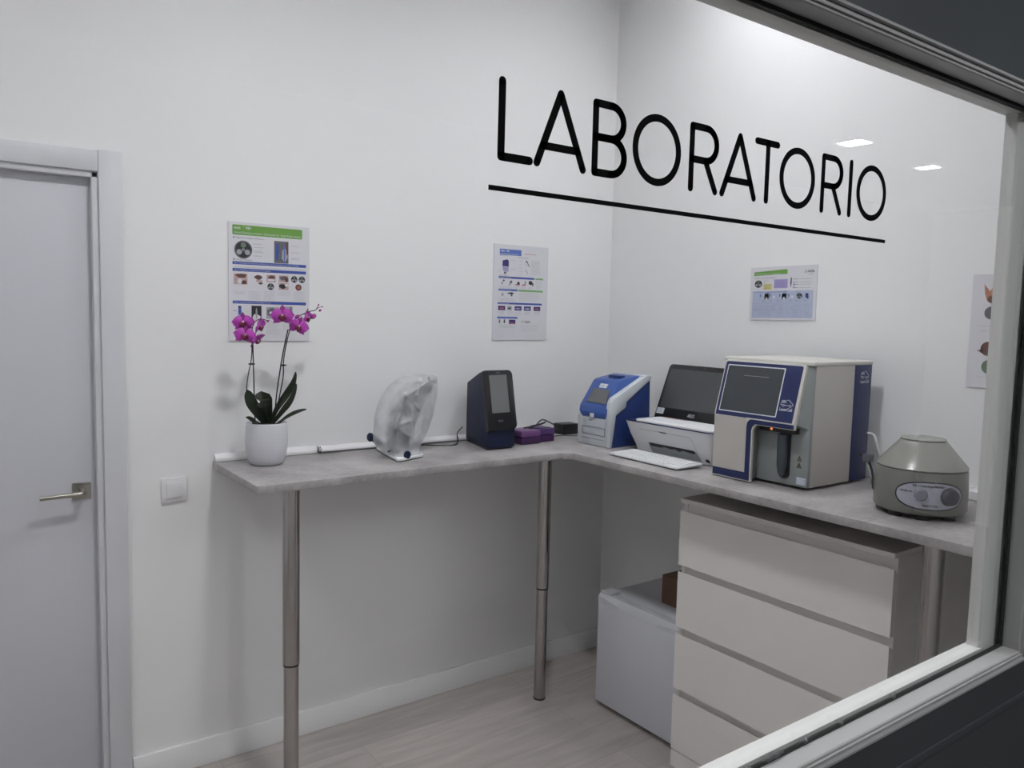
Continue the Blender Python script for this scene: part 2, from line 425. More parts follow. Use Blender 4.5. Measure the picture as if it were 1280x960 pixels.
# lab side frame: wide at the sides, slim top and bottom
b = MB()
ringframe(b, OX0, OX1, OZ0, OZ1, [(-.021, GY+.002, 1, 1), (.001, GY+.002, 1, 1), (.050, GY+.0022, 1, .030), (.056, GY+.006, 1, .045), (.058, GY+.024, 1, .045), (.03, PY1+.004, 1, .05), (-.021, PY1+.004, 1, 1)], M_frame)
b.build('inner_frame', win, angle=50)
b = MB()
ringframe(b, OX0, OX1, OZ0, OZ1, [(-.019, GY-.007, 1, 1), (-.002, GY-.007, 1, 1), (-.002, PY0+.008, 1, 1), (-.0035, PY0+.006, 1, 1), (-.007, PY0+.006, 1, 1), (-.0073, PY0+.003, 1, 1), (-.0095, PY0+.003, 1, 1), (-.0100, PY0+.005, 1, 1), (-.0145, PY0+.005, 1, 1), (-.0150, PY0+.000, 1, 1), (-.0185, PY0+.000, 1, 1), (-.020, PY0+.003, 1, 1), (-.020, PY0+.006, 1, 1), (-.019, PY0+.010, 1, 1)], M_frame_out)
b.build('outer_frame', win, angle=30)
b = MB()
ringframe(b, OX0, OX1, OZ0, OZ1, [(-.010, GY-.0068, 1, 1), (.0035, GY-.0068, 1, 1), (.0028, GY-.0095, 1, 1), (-.001, GY-.0105, 1, 1), (-.010, GY-.0105, 1, 1)], M_gasket)
random.seed(3)
b.build('gasket', win)
b = MB()
for cx, L in ((.865, .045), (.935, .012), (1.02, .010), (.812, .012), (.79, .006), (1.16, .01)):
    n = 9; b.tube([(cx-L/2+L*i/(n-1), GY-.0085, OZ0+.003+.0012*math.sin(i*2.1)) for i in range(n)], [.0012+.0026*math.sin(PI*i/(n-1)) for i in range(n)], M_sil, 8)
so = b.build('sealant_smears', win)
b = MB().box((OX0-.008, GY-.006, OZ0-.008), (OX1+.008, GY, OZ1+.008), M_glass)
b.build('glass_pane', win, smooth=False)

# ------------------------------------------------------------------ lettering on the pane
let = thing('window_lettering', 'black LABORATORIO lettering with underline on the window glass', 'lettering', (.74, GY+.0006, 1.82))
z0, z1 = 1.7872, 1.8535; SW = .0077; zm = (z0+z1)/2
def letter(fn):
    b = MB(); p = Plane(b, (0, GY+.0003, 0), X, Z, .0004); fn(p); b.build('letter', let, smooth=False)
def arc(cx, cz, rx, rz, a0, a1, n=14): return [(cx+rx*math.cos(a0+(a1-a0)*k/n), cz+rz*math.sin(a0+(a1-a0)*k/n)) for k in range(n+1)]
letter(lambda p: p.stroke([(.4208, z1), (.4205, z0), (.4530, z0)], SW, M_vinyl))
def fA(xa, xm, xb):
    def f(p):
        p.stroke([(xa, z0), (xm, z1), (xb, z0)], SW, M_vinyl)
        zb = 1.8035; t = (zb-z0)/(z1-z0); p.stroke([(xa+(xm-xa)*t, zb), (xb+(xm-xb)*t, zb)], SW*.95, M_vinyl)
    return f
letter(fA(.4615, .4885, .5180))
def fB(p):
    x = .5330; zq = 1.8215
    p.stroke([(x, z1), (x, z0)], SW, M_vinyl)
    p.stroke([(x, z1)] + arc(.5540, (z1+zq)/2, .0165, (z1-zq)/2, PI/2, -PI/2) + [(x, zq)], SW, M_vinyl)
    p.stroke([(x, zq)] + arc(.5545, (z0+zq)/2, .0180, (zq-z0)/2, PI/2, -PI/2) + [(x, z0)], SW, M_vinyl)
letter(fB)
letter(lambda p: p.ring(.6197, 1.8198, .0320, .0328, SW, M_vinyl))
def fR(x, w, le):
    def f(p):
        zq = 1.8185
        p.stroke([(x, z0), (x, z1)], SW, M_vinyl)
        p.stroke([(x, z1)] + arc(x+w-.0175, (z1+zq)/2, .0175, (z1-zq)/2, PI/2, -PI/2) + [(x, zq)], SW, M_vinyl)
        p.stroke([(x+w*.56, zq), (le, z0)], SW, M_vinyl)
    return f
letter(fR(.6725, .0405, .7128))
letter(fA(.7245, .7528, .7815))
letter(lambda p: (p.stroke([(.7835, z1), (.8225, z1)], SW, M_vinyl), p.stroke([(.8045, z1), (.8045, z0)], SW, M_vinyl)))
letter(lambda p: p.ring(.8645, 1.8198, .0322, .0328, SW, M_vinyl))
letter(fR(.9175, .0405, .9578))
letter(lambda p: p.stroke([(.9795, z1), (.9795, z0)], SW, M_vinyl))
letter(lambda p: p.ring(1.0310, 1.8198, .0325, .0328, SW, M_vinyl))
b = MB(); Plane(b, (0, GY+.0003, 0), X, Z, .0004).rect(.4078, 1.7562, 1.0722, 1.7608, M_vinyl); b.build('underline', let, smooth=False)

# ------------------------------------------------------------------ door_1
dr = bpy.data.objects.new('door_1', None); COL.objects.link(dr); dr.location = (.03, WY, 0); ORG['door_1'] = Vector((.03, WY, 0)); dr['kind'] = 'structure'
b = MB()
b.box((DX0-.0, WY+.028, .006), (DX1-.012, WY+.066, DZ-.012), M_doorleaf, .002)
b.build('door_leaf', dr)
b = MB()     # lining inside the opening with a rebate
for lo, hi in (((DX1-.018, WY-.004, 0), (DX1+.004, WY+.1, DZ)), ((DX0-.004, WY-.004, 0), (DX0+.018, WY+.1, DZ)), ((DX0, WY-.004, DZ-.018), (DX1, WY+.1, DZ+.004))):
    b.box(lo, hi, M_white, .002)
b.build('door_lining', dr)
b = MB()
b.box((DX1+.001, WY-.016, 0), (.517, WY, 2.136), M_white, .003); b.box((-.462, WY-.016, 0), (DX0-.001, WY, 2.136), M_white, .003)
b.box((DX0-.001, WY-.014, DZ+.001), (DX1+.001, WY, 2.133), M_white, .003)
b.build('door_casing', dr)
b = MB()
hx, hz = .386, 1.041
b.box((hx-.027, WY+.020, hz-.027), (hx+.027, WY+.0285, hz+.027), M_nickel, .002)
b.tube([(hx, WY+.022, hz), (hx, WY-.018, hz), (hx-.004, WY-.026, hz), (hx-.012, WY-.030, hz)], [.0105, .010, .0095, .009], M_nickel, 16)
b.tube([(hx-.006, WY-.030, hz), (hx-.06, WY-.031, hz-.001), (hx-.124, WY-.031, hz-.003)], [.0085, .0075, .0068], M_nickel, 14)
b.build('door_handle', dr)

# ------------------------------------------------------------------ light switch
t = thing('light_switch', 'square white light switch on the wall between door and counter', 'light switch', (.664, WY, .98))
MB().box((.622, WY-.009, .977), (.706, WY, 1.061), M_trunk, .003).build('plate', t)
MB().box((.638, WY-.015, .993), (.690, WY-.008, 1.045), M_trunk, .002).build('rocker', t)

# ------------------------------------------------------------------ counter: L shaped worktop and legs
TZ0, TZ = 1.079, 1.105
b = MB()
pts = [(.795, 2.868), (.795, 2.392), (2.020, 2.410), (2.052, 2.378), (2.052, .64), (2.672, .64), (2.672, 2.868)]
b.prism(pts, lambda u, v, w: (u, v, w), TZ0, TZ, M_top, .0015)
ct = thing('worktop', 'L shaped concrete grey worktop along the back and right walls', 'counter', (1.7, 2.6, TZ0))
b.build('worktop_slab', ct)
def leg(x, y, lab):
    t = thing('table_leg', lab, 'table leg', (x, y, 0), 'steel legs under the counter')
    MB().lathe([(.0275, .492), (.0275, 1.074), (.0275, 1.0785)], (x, y, 0), M_steel, 40).build('upper_tube', t)
    MB().lathe([(.0245, .006), (.0245, .486)], (x, y, 0), M_steel, 40).build('lower_tube', t)
    MB().lathe([(.0258, .485), (.0258, .4925)], (x, y, 0), M_black, 40).build('collar', t)
    MB().lathe([(.0262, 0), (.0262, .007)], (x, y, 0), M_black, 40).build('foot', t)
leg(.925, 2.455, 'steel telescopic leg under the left end of the counter')
leg(2.080, 2.590, 'steel telescopic leg under the corner of the counter, left of the fridge')
leg(2.135, 1.005, 'steel leg under the counter, right of the white chest of drawers')

# white cable trunking on the worktop against the back wall
t = thing('cable_trunking', 'white cable trunking strip behind the orchid pot', 'cable trunking', (1.0, WY, TZ))
b = MB(); prof = [(WY-.001, TZ+.001), (WY-.022, TZ+.001), (WY-.020, TZ+.012), (WY-.008, TZ+.027), (WY-.001, TZ+.027)]
b.loft([[(.800, y, z) for y, z in prof], [(1.175, y, z) for y, z in prof]], M_trunk, bev=.001); b.build('strip', t)
t = thing('cable_trunking', 'longer white cable trunking running behind the covered analyzer to the dark blue one', 'cable trunking', (1.5, WY, TZ))
b = MB(); prof = [(WY-.004, TZ+.006), (WY-.034, TZ+.006), (WY-.036, TZ+.009), (WY-.034, TZ+.016), (WY-.018, TZ+.026), (WY-.004, TZ+.026)]
b.loft([[(1.182, y, z) for y, z in prof], [(2.26, y, z) for y, z in prof]], M_trunk, bev=.001)
b.build('channel', t)
MB().box((1.19, WY-.030, TZ+.0005), (2.25, WY-.006, TZ+.0062), M_grey_seal).build('rear_channel', t)
MB().tube([(1.176, WY-.036, TZ+.006), (1.171, WY-.040, TZ+.014), (1.174, WY-.038, TZ+.024), (1.182, WY-.034, TZ+.027), (1.186, WY-.036, TZ+.016), (1.181, WY-.037, TZ+.006)], .0016, M_pgd, 8).build('clip', t)

# ------------------------------------------------------------------ posters
def poster(name, label, org, U, V, w, h, fn, cat='poster', th=.0050):
    """org: lower left corner as seen; fn(plane, w, h) draws in metres"""
    b = MB(); p = Plane(b, org, U, V, .00025)
    N = p.N
    b.loft([[p.p(u, v, -th) for u, v in ((0,0),(w,0),(w,h),(0,h))], [p.p(u, v, 0) for u, v in ((0,0),(w,0),(w,h),(0,h))]], M_paper)
    fn(p, w, h)
    return tag(b.build(name, loc=org, smooth=False), label, cat)
def rotor(p, u, v, r):
    p.disc(u, v, r, M_pgd, 1); p.disc(u, v, r*.86, M_pk, 2)
    for a in (PI/2, PI/2+2.1, PI/2-2.1):
        p.disc(u+r*.52*math.cos(a), v+r*.52*math.sin(a), r*.30, M_pg if a != PI/2 else M_pgreen, 3)
    p.disc(u, v, r*.16, M_pg, 3); p.disc(u, v, r*.08, M_pk, 4)
def photo(p, u0, v0, u1, v1, m0, blobs):
    p.rect(u0, v0, u1, v1, m0, 1); W, H = u1-u0, v1-v0
    for i, (x, y, rx, ry, m) in enumerate(blobs):
        pts = []
        for k in range(14):
            a = 2*PI*k/14; q = .85+.3*random.random()
            pts.append((min(u1, max(u0, u0+W*(x+rx*q*math.cos(a)))), min(v1, max(v0, v0+H*(y+ry*q*math.sin(a))))))
        p.poly(pts, m, 2+i)
random.seed(11)
def P1(p, w, h):
    s = w/.297
    p.rect(.014, h-.045, .268, h-.010, M_green, 1, .004)
    p.text('skyla', .018, h-.024, .0125, M_logo, 2, bold=.02); p.text('TM', .050, h-.018, .005, M_logo, 2); p.text('VB1', .060, h-.024, .0125, M_logo, 2, bold=.03)
    p.text('Clinical Chemistry Analyzer  Quick guide for  Single Rotor Analysis', .018, h-.040, .0105, M_logo, 2, wid=.245)
    p.disc(.019, h-.054, .0025, M_pk); p.text('Single Rotor Analyzer Information', .026, h-.057, .0085, M_pgd, 1, wid=.10)
    rotor(p, .052, h-.096, .032)
    for i, v in enumerate((.074, .086, .098, .103, .116)): p.rect(.088, h-v, .118+.006*(i % 2), h-v+.0014, M_pg)
    photo(p, .163, h-.136, .216, h-.057, M_pgd, [(.2, .5, .1, .42, M_pblue), (.72, .35, .22, .30, M_pg), (.72, .45, .05, .4, M_pblue2), (.9, .7, .07, .3, M_pbrown)])
    for v in (.072, .096, .116, .121): p.rect(.226, h-v, .258, h-v+.0014, M_pg)
    p.disc(.019, h-.131, .0025, M_pk); p.text('Sample Analysis', .026, h-.134, .0085, M_pgd, 1, wid=.055)
    for v, t_, wd in ((.148, 'Step 1: Confirmation of Correct Rotor and Blood Type to be Tested (only this step number is indicated)', .235), (.172, 'Step 2: Single Rotor Package Injection Procedure', .13), (.286, 'Step 3: Sample Preparation and Analysis Process', .13)):
        p.rect(.014, h-v, .283, h-v+.0105, M_pblue, 1); p.text(t_, .019, h-v+.003, .0068, M_logo, 2, wid=wd)
    p.rect(.02, h-.158, .28, h-.1565, M_pg, 1)
    v = h-.180
    photo(p, .018, v-.038, .066, v, M_pskin, [(.55, .8, .4, .2, M_pbrown), (.45, .3, .2, .25, M_paper), (.75, .2, .2, .2, M_pbrown)])
    photo(p, .078, v-.036, .120, v, M_paper, [(.65, .7, .35, .22, M_pbrown), (.7, .35, .3, .12, M_pskin), (.85, .12, .2, .12, M_pbrown)])
    photo(p, .135, v-.026, .168, v, M_pskin, [(.6, .7, .4, .25, M_pbrown), (.5, .3, .4, .15, M_paper)])
    rotor(p, .150, v-.042, .0125)
    photo(p, .180, v-.024, .216, v, M_pskin, [(.45, .6, .35, .3, M_pgd), (.8, .4, .2, .4, M_pbrown)])
    photo(p, .180, v-.052, .216, v-.027, M_pskin, [(.4, .5, .4, .35, M_pk), (.8, .7, .2, .2, M_paper)])
    rotor(p, .238, v-.012, .0125); rotor(p, .267, v-.012, .0125); p.disc(.254, v-.041, .012, M_pbrown, 1); p.disc(.254, v-.041, .006, M_pred, 2)
    for u, n, v2 in ((.016, 3, .242), (.070, 7, .242), (.124, 8, .240), (.178, 4, .238), (.236, 8, .238)): p.lines(u, h-v2, u+.046, n, .0044, M_pg)
    photo(p, .033, h-.326, .044, h-.294, M_pblue2, [(.5, .9, .5, .1, M_pk), (.5, .4, .3, .2, M_pblue)])
    p.rect(.016, h-.312, .027, h-.310, M_pred)
    photo(p, .080, h-.342, .116, h-.292, M_pk, [(.5, .15, .4, .25, M_paper), (.5, .45, .08, .4, M_pg)])
    photo(p, .134, h-.338, .180, h-.296, M_pg, [(.42, .55, .4, .38, M_pgd), (.35, .5, .12, .12, M_paper)])
    photo(p, .196, h-.338, .232, h-.292, M_pg, [(.45, .5, .3, .4, M_ppurple), (.8, .6, .1, .4, M_pgd)])
    for u, n, v2 in ((.028, 5, .350), (.134, 11, .346), (.196, 8, .346)): p.lines(u, h-v2, u+.05, n, .0048, M_pg)
poster('instruction_poster', 'large instruction poster with green heading and blue bars behind the orchid', (.854, WY-.0046, 1.531), X, Z, .296, .418, P1)
def P2(p, w, h):
    p.rect(.022, h-.046, .108, h-.020, M_pblue2, 1, .002)
    p.text('skyla', .026, h-.031, .0105, M_logo, 2, bold=.03); p.text('HB1', .047, h-.031, .0105, M_logo, 2, bold=.03); p.text('Hemoglobin Analyzer', .025, h-.043, .008, M_logo, 2, wid=.072)
    p.text('Quick Reference', .122, h-.038, .0095, M_pred, 1, wid=.046)
    p.text('Product Overview', .024, h-.051, .007, M_pgd, 1, wid=.030); p.text('Blood Collection Equipment', .095, h-.055, .0075, M_pgd, 1, wid=.042)
    p.poly([(.034, h-.070), (.052, h-.064), (.058, h-.070), (.058, h-.096), (.033, h-.094)], M_pdeep, 1)
    p.poly([(.033, h-.096), (.058, h-.098), (.057, h-.118), (.037, h-.115)], M_ppurple, 1); p.poly([(.040, h-.118), (.050, h-.118), (.048, h-.128), (.040, h-.128)], M_pgd, 1)
    p.lines(.062, h-.066, .088, 1, .01, M_pgd); p.lines(.064, h-.105, .090, 1, .01, M_pgd); p.lines(.018, h-.112, .030, 2, .008, M_pred)
    p.lines(.098, h-.068, .116, 5, .0145, M_pg, .001)
    p.stroke([(.130, h-.066), (.142, h-.090)], .0032, M_pgd); p.stroke([(.124, h-.074), (.134, h-.090)], .002, M_pg); p.stroke([(.126, h-.104), (.136, h-.122)], .003, M_pg)
    p.disc(.130, h-.068, .0035, M_pk, 2)
    p.lines(.150, h-.064, .192, 14, .0046, M_pg, .0009)
    p.text('Operating Procedures', .020, h-.136, .007, M_pgd, 1, wid=.034)
    for v in (.147,): p.rect(.020, h-v, .164, h-v+.0085, M_pblue, 1); p.rect(.168, h-v, .200, h-v+.0080, M_green2, 1); p.text('Sample Collection', .024, h-v+.002, .006, M_logo, 2, wid=.045)
    bl = [[(.6, .8, .2, .2, M_pgd), (.3, .3, .2, .25, M_pg)], [(.7, .6, .25, .25, M_pgd), (.5, .2, .2, .2, M_pg)], [(.7, .4, .25, .3, M_pk), (.5, .15, .5, .12, M_pred)], [(.7, .5, .2, .4, M_pg), (.4, .15, .4, .12, M_pred)], [(.4, .6, .4, .4, M_pk), (.85, .3, .15, .4, M_pgd)]]
    for i, u in enumerate((.027, .054, .084, .112, .140)): photo(p, u, h-.176, u+.021, h-.152, M_paper, bl[i]); p.lines(u-.004, h-.180, u+.020, 3, .004, M_pg)
    p.lines(.168, h-.154, .200, 8, .0045, M_pg)
    p.rect(.020, h-.202, .096, h-.1925, M_pblue2, 1); p.rect(.099, h-.202, .200, h-.1935, M_green2, 1); p.text('Quality Control', .024, h-.200, .006, M_logo, 2, wid=.045)
    photo(p, .026, h-.232, .046, h-.208, M_paper, [(.5, .6, .25, .3, M_pg)]); photo(p, .054, h-.232, .090, h-.206, M_paper, [(.4, .8, .35, .14, M_pk), (.5, .5, .1, .25, M_pgd)])
    p.lines(.024, h-.236, .090, 3, .004, M_pg); p.lines(.103, h-.207, .198, 9, .0042, M_pg)
    p.rect(.018, h-.260, .198, h-.252, M_pblue, 1); p.text('Measurement', .022, h-.258, .006, M_logo, 2, wid=.04)
    for i, (u, ww) in enumerate(((.020, .028), (.056, .018), (.086, .028), (.124, .028), (.164, .028))):
        photo(p, u, h-.286, u+ww, h-.267, M_pdeep if i != 1 else M_pg, [(.5, .45, .35, .18, (M_pred, M_pk, M_ppurple, M_plight, M_pred)[i])]); p.lines(u, h-.292, u+.03, 4, .004, M_pg)
    p.rect(.017, h-.323, .098, h-.314, M_pblue2, 1)
    photo(p, .024, h-.344, .048, h-.326, M_paper, [(.1, .5, .12, .5, M_pgd), (.9, .5, .12, .5, M_pk)]); photo(p, .064, h-.346, .090, h-.327, M_pdeep, [(.5, .2, .4, .15, M_pred)])
    p.lines(.024, h-.350, .09, 4, .004, M_pg)
    p.ring(.119, h-.336, .005, .005, .0015, M_green, 1, 14); p.text('skyla', .128, h-.340, .016, M_pgd, 1, bold=.02)
    p.lines(.114, h-.350, .190, 5, .0065, M_pg)
class Scale:
    """the same drawing stretched sideways"""
    def __init__(s, p, k): s.q = p; s.k = k; s.mb = p.mb; s.o = p.o; s.U = p.U; s.V = p.V; s.N = p.N; s.l = p.l
    def p(s, u, v, w=0): return s.q.p(u*s.k, v, w)
for nm in ('poly', 'rect', 'disc', 'stroke', 'ring', 'lines'): setattr(Scale, nm, getattr(Plane, nm))
def _st(s, txt, u, v, size, m, lay=1, wid=None, bold=0, **k): s.q.text(txt, u*s.k, v, size, m, lay, wid*s.k if wid else None, bold, **k); return s
Scale.text = _st
poster('instruction_poster', 'tall narrow instruction poster with blue and green bars above the dark blue analyzer', (1.984, WY-.0046, 1.535), X, Z, .300, .417,
       lambda p, w, h: P2(Scale(p, 1.36), w/1.36, h))
def P3(p, w, h):
    p.poly([(.014, h-.034), (.144, h-.030), (.144, h-.016), (.140, h-.012), (.014, h-.019)], M_green, 1)
    p.text('Clinical Chemistry Analyzer', .018, h-.030, .0085, M_logo, 2, wid=.10)
    p.text('Comparison Quick Guide for Multi Rotor', .014, h-.045, .0075, M_pgd, 1, wid=.086)
    rotor(p, .032, h-.066, .015)
    for v in (.052, .060, .072, .084): p.rect(.050, h-v, .068, h-v+.0012, M_pg)
    p.rect(.054, h-.090, .086, h-.066, M_pyellow, 1); p.lines(.057, h-.069, .083, 4, .005, M_pgd, lay=2)
    p.rect(.094, h-.084, .146, h-.050, M_ppurple, 1); p.lines(.097, h-.055, .140, 5, .0055, M_pblue2, .0008, 2)
    p.poly([(.157, h-.047), (.161, h-.044), (.161, h-.066), (.1575, h-.084), (.156, h-.066)], M_pdeep, 1)
    p.stroke([(.171, h-.066), (.171, h-.084)], .002, M_pgd)
    for v in (.052, .063, .072, .085): p.rect(.165, h-v, .185, h-v+.0016, M_pgd); p.rect(.190, h-v, .232, h-v+.0014, M_pg)
    p.ring(.212, h-.024, .004, .004, .0015, M_pgd, 1, 12); p.text('skyla', .219, h-.027, .014, M_pgd, 1, bold=.03); p.rect(.220, h-.036, .240, h-.0345, M_pg)
    p.rect(.010, .008, .242, h-.094, M_plight, 1)
    p.text('Sample Preparation and Analysis Process - Important Points', .014, h-.100, .0068, M_pblue, 2, wid=.13)
    for u in (.058, .126): photo(p, u, h-.128, u+.017, h-.105, M_pk, []); p.poly([(u+.003, h-.128), (u+.014, h-.128), (u+.010, h-.118), (u+.007, h-.118)], M_paper, 3)
    for u in (.095, .165): p.disc(u, h-.118, .005, M_paper, 2)
    rotor(p, .191, h-.115, .0105); p.poly([(.214, h-.105), (.224, h-.105), (.226, h-.126), (.220, h-.126), (.214, h-.118)], M_pdeep, 2)
    for u in (.040, .078, .116, .150): p.rect(u, h-.118, u+.004, h-.106, M_pblue2, 2)
    for u in (.050, .080, .108, .158, .176, .210): p.rect(u, h-.134, u+.008, h-.1325, M_pgd, 2)
    for u, n in ((.014, 5), (.036, 7), (.060, 7), (.088, 6), (.116, 6), (.162, 7), (.180, 8), (.212, 7)): p.lines(u, h-.142, u+.022, n, .0072, M_pg, .0009, 2)
U3 = Vector((0, -1, 0)); 
poster('instruction_sheet', 'landscape instruction sheet with green heading and pale blue table on right wall', (WX-.0046, 2.043, 1.6485), (0, -.9999, .010), (0, .010, .9999), .296, .208, lambda p, w, h: P3(Scale(p, 1.175), w/1.175, h))
def P4(p, w, h):
    p.poly([(.034, h-.030), (.052, h-.052), (.070, h-.030), (.074, h-.060), (.064, h-.084), (.046, h-.084), (.038, h-.062)], M_fox, 1)
    p.disc(.058, h-.078, .011, M_pbrown, 2)
    p.disc(.060, h-.120, .020, M_pgd, 1); p.disc(.058, h-.232, .022, M_pbrown, 1); p.poly([(.026, h-.238), (.045, h-.248), (.045, h-.232)], M_pbrown, 1)
    p.disc(.064, h-.288, .022, M_pgreen, 1)
    for v in (.160, .176, .320): p.lines(.03, h-v, .17, 1, .01, M_pg, .001)
    p.disc(.15, h-.07, .022, M_pbrown, 1); p.disc(.15, h-.24, .022, M_fox, 1)
poster('animal_poster', 'pale poster with small animal pictures at the right edge of the window', (WX-.0046, 1.196, 1.452), -Y, Z, .25, .355, P4)

# wall socket and little white box at the right end of the counter
t = thing('wall_socket', 'white wall socket on the right wall beside the centrifuge', 'socket', (WX, 1.15, 1.10))
MB().box((WX-.010, 1.105, 1.095), (WX, 1.185, 1.137), M_trunk, .003).build('plate', t)
MB().box((WX-.013, 1.138, 1.104), (WX-.008, 1.172, 1.129), M_key, .001).build('socket_insert', t)

# ------------------------------------------------------------------ potted orchid
PX, PY = .942, 2.735
t = thing('potted_orchid', 'magenta orchid in a white faceted pot at the left end of counter', 'orchid', (PX, PY, TZ))
b = MB(); seg = 28; rows = []
prof = [(.030, .0), (.046, .0005), (.054, .004), (.061, .016), (.067, .034), (.0705, .055), (.072, .078), (.0718, .100), (.0705, .122), (.069, .140), (.068, .146)]
for i, (r, h_) in enumerate(prof):
    ring = []
    for k in range(seg):
        a = 2*PI*(k+.5*(i % 2))/seg
        rr = r + (.0008*math.sin(k*2.3+i*1.7) if 1 < i < 9 else 0)
        ring.append(Vector((PX+rr*math.cos(a), PY+rr*math.sin(a), TZ+h_)))
    rows.append(ring)
for r, h_ in ((.0665, .148), (.064, .147), (.062, .140), (.060, .120)):
    rows.append([Vector((PX+r*math.cos(2*PI*(k+.5)/seg), PY+r*math.sin(2*PI*(k+.5)/seg), TZ+h_)) for k in range(seg)])
b.loft(rows, M_pot); b.build('pot', t, angle=60)
b = MB(); b.lathe([(.0605, .118), (.060, .134), (.03, .139), (.004, .140)], (PX, PY, TZ), M_bark, 24)
random.seed(5)
for k in range(26):
    a = random.random()*6.28; r = .056*math.sqrt(random.random()); c = Vector((PX+r*math.cos(a), PY+r*math.sin(a), TZ+.139))
    Mx = Matrix.Translation(c) @ Matrix.Rotation(random.random()*3, 4, 'Z') @ Matrix.Rotation(random.uniform(-.5, .5), 4, 'X')
    b.box((-.008, -.004, -.003), (.008, .004, .005), M_bark, .0015, 1, Mx)
b.build('bark_substrate', t)
def smoothpath(P, n=8):
    P = [Vector(p) for p in P]; out = []
    Q = [P[0]*2-P[1]] + P + [P[-1]*2-P[-2]]
    for i in range(1, len(Q)-2):
        for k in range(n):
            s = k/n; a, b_, c, d = Q[i-1], Q[i], Q[i+1], Q[i+2]
            out.append(.5*((2*b_) + (c-a)*s + (2*a-5*b_+4*c-d)*s*s + (3*b_-a-3*c+d)*s**3))
    out.append(P[-1]); return out
def leaf(path, w, tipw=.15, nrm=Vector((-.55, -.8, .2)), fold=.30, th=.0050, pk=.45):
    pts = smoothpath(path, 5); n = len(pts); rings = []
    nrm = nrm.normalized()
    for i, p in enumerate(pts):
        s = i/(n-1)
        t_ = (pts[min(i+1, n-1)]-pts[max(i-1, 0)]).normalized()
        sd = t_.cross(nrm).normalized(); nn = sd.cross(t_).normalized()
        q = (s/pk)**.6 if s < pk else max(0, 1-((s-pk)/(1-pk))**2.3)**.6
        ww = w*(.22+.78*q)*.5 if s < pk else w*.5*max(.04, q)
        ring = []
        for u in (-1, -.5, 0, .5, 1): ring.append(p + sd*(u*ww) + nn*(abs(u)**1.5*fold*ww))
        for u in (1, .5, 0, -.5, -1): ring.append(p + sd*(u*ww*.97) + nn*(abs(u)**1.5*fold*ww - th*(1-.6*abs(u))))
        rings.append(ring)
    bb = MB(); bb.loft(rings, M_leaf); return bb.build('leaf', t, angle=60)
D = 2.735
leaf([at(334,531,D), at(325,519,D-.01), at(315,503,D-.015), at(309,487,D-.01)], .040, pk=.62)
leaf([at(336,531,D), at(333,514,D-.015), at(330,503,D-.035), at(328,499,D-.075), at(327,501,D-.11)], .058, nrm=Vector((-.35, -.9, .25)), fold=.25, pk=.6)
leaf([at(337,530,D), at(346,510,D+.01), at(358,492,D+.02), at(366,478,D+.02), at(370,465,D+.02)], .027, nrm=Vector((.5,-.8,.5)), pk=.45)
leaf([at(340,530,D), at(352,514,D-.005), at(363,499,D-.01), at(371,480,D-.01)], .028, nrm=Vector((.6,-.7,.4)), pk=.5)
leaf([at(344,531,D), at(356,523,D-.02), at(369,516,D-.03), at(383,511,D-.03)], .020, nrm=Vector((.2,-.4,.9)), pk=.5)
leaf([at(326,532,D), at(318,527,D-.02), at(308,521,D-.03)], .022, nrm=Vector((-.3,-.6,.7)), pk=.5)
def stem(path, r, name='stem', dr_=0, k=8):
    q = smoothpath(path, 6); n = len(q)
    return MB().tube(q, [r*(1-dr_*i/(n-1)) for i in range(n)], M_stem, k).build(name, t)
stem([at(319,532,D), at(318,500,D), at(317,465,D), at(316,430,D)], .0022, 'support_stake')
stem([at(328,530,D), at(314,510,D+.02), at(308.5,490,D+.02), at(310,470,D+.01), at(314,450,D), at(315,432,D-.01), at(315,415,D-.02), at(317,405,D-.02), at(322,400,D-.02), at(329,399,D-.02), at(335,401.5,D-.02)], .0021, dr_=.35)
stem([at(343,532,D), at(345,500,D), at(349,470,D), at(354,440,D), at(360,412,D)], .0024, 'support_stake')
stem([at(342,530,D), at(350,492,D+.01), at(354,470,D+.01), at(354.5,450,D), at(359,425,D-.01), at(364,408,D-.02), at(371,398,D-.02), at(378,393,D-.02), at(388,389,D-.02), at(394,388,D-.02), at(397.5,383,D-.02), at(398.5,381,D-.02)], .0023, dr_=.4)
stem([at(396,386,D-.02), at(400,384,D-.02), at(403,383.5,D-.02)], .0010)
for (x, y) in ((314.5, 455), (354, 456.5)):
    b = MB(); c = at(x, y, D-.002); b.box((-.011, -.003, -.0022), (.011, .003, .0022), M_stem, .001, 1, Matrix.Translation(c)); b.lathe([(.0045, -.003), (.0045, .003)], c, M_stem, 10); b.build('stem_clip', t)
def bud(x, y, r, k=1.4, d=D-.02):
    bb = MB(); c = at(x, y, d); bb.lathe([(r*math.sin(PI*i/8)+.0002, -r*k*math.cos(PI*i/8)) for i in range(9)], c, M_petal2, 12, axis=(Vector((0,1,0)), Vector((.5,0,-.86)), Vector((.86,0,.5)))); bb.build('bud', t, angle=80)
bud(400, 388, .0040); bud(398.3, 381, .0025); bud(403, 383.5, .0022); bud(335, 401.3, .0030, 2.0); bud(391.5, 395.5, .0088); bud(371.5, 396, .0062, 1.8)
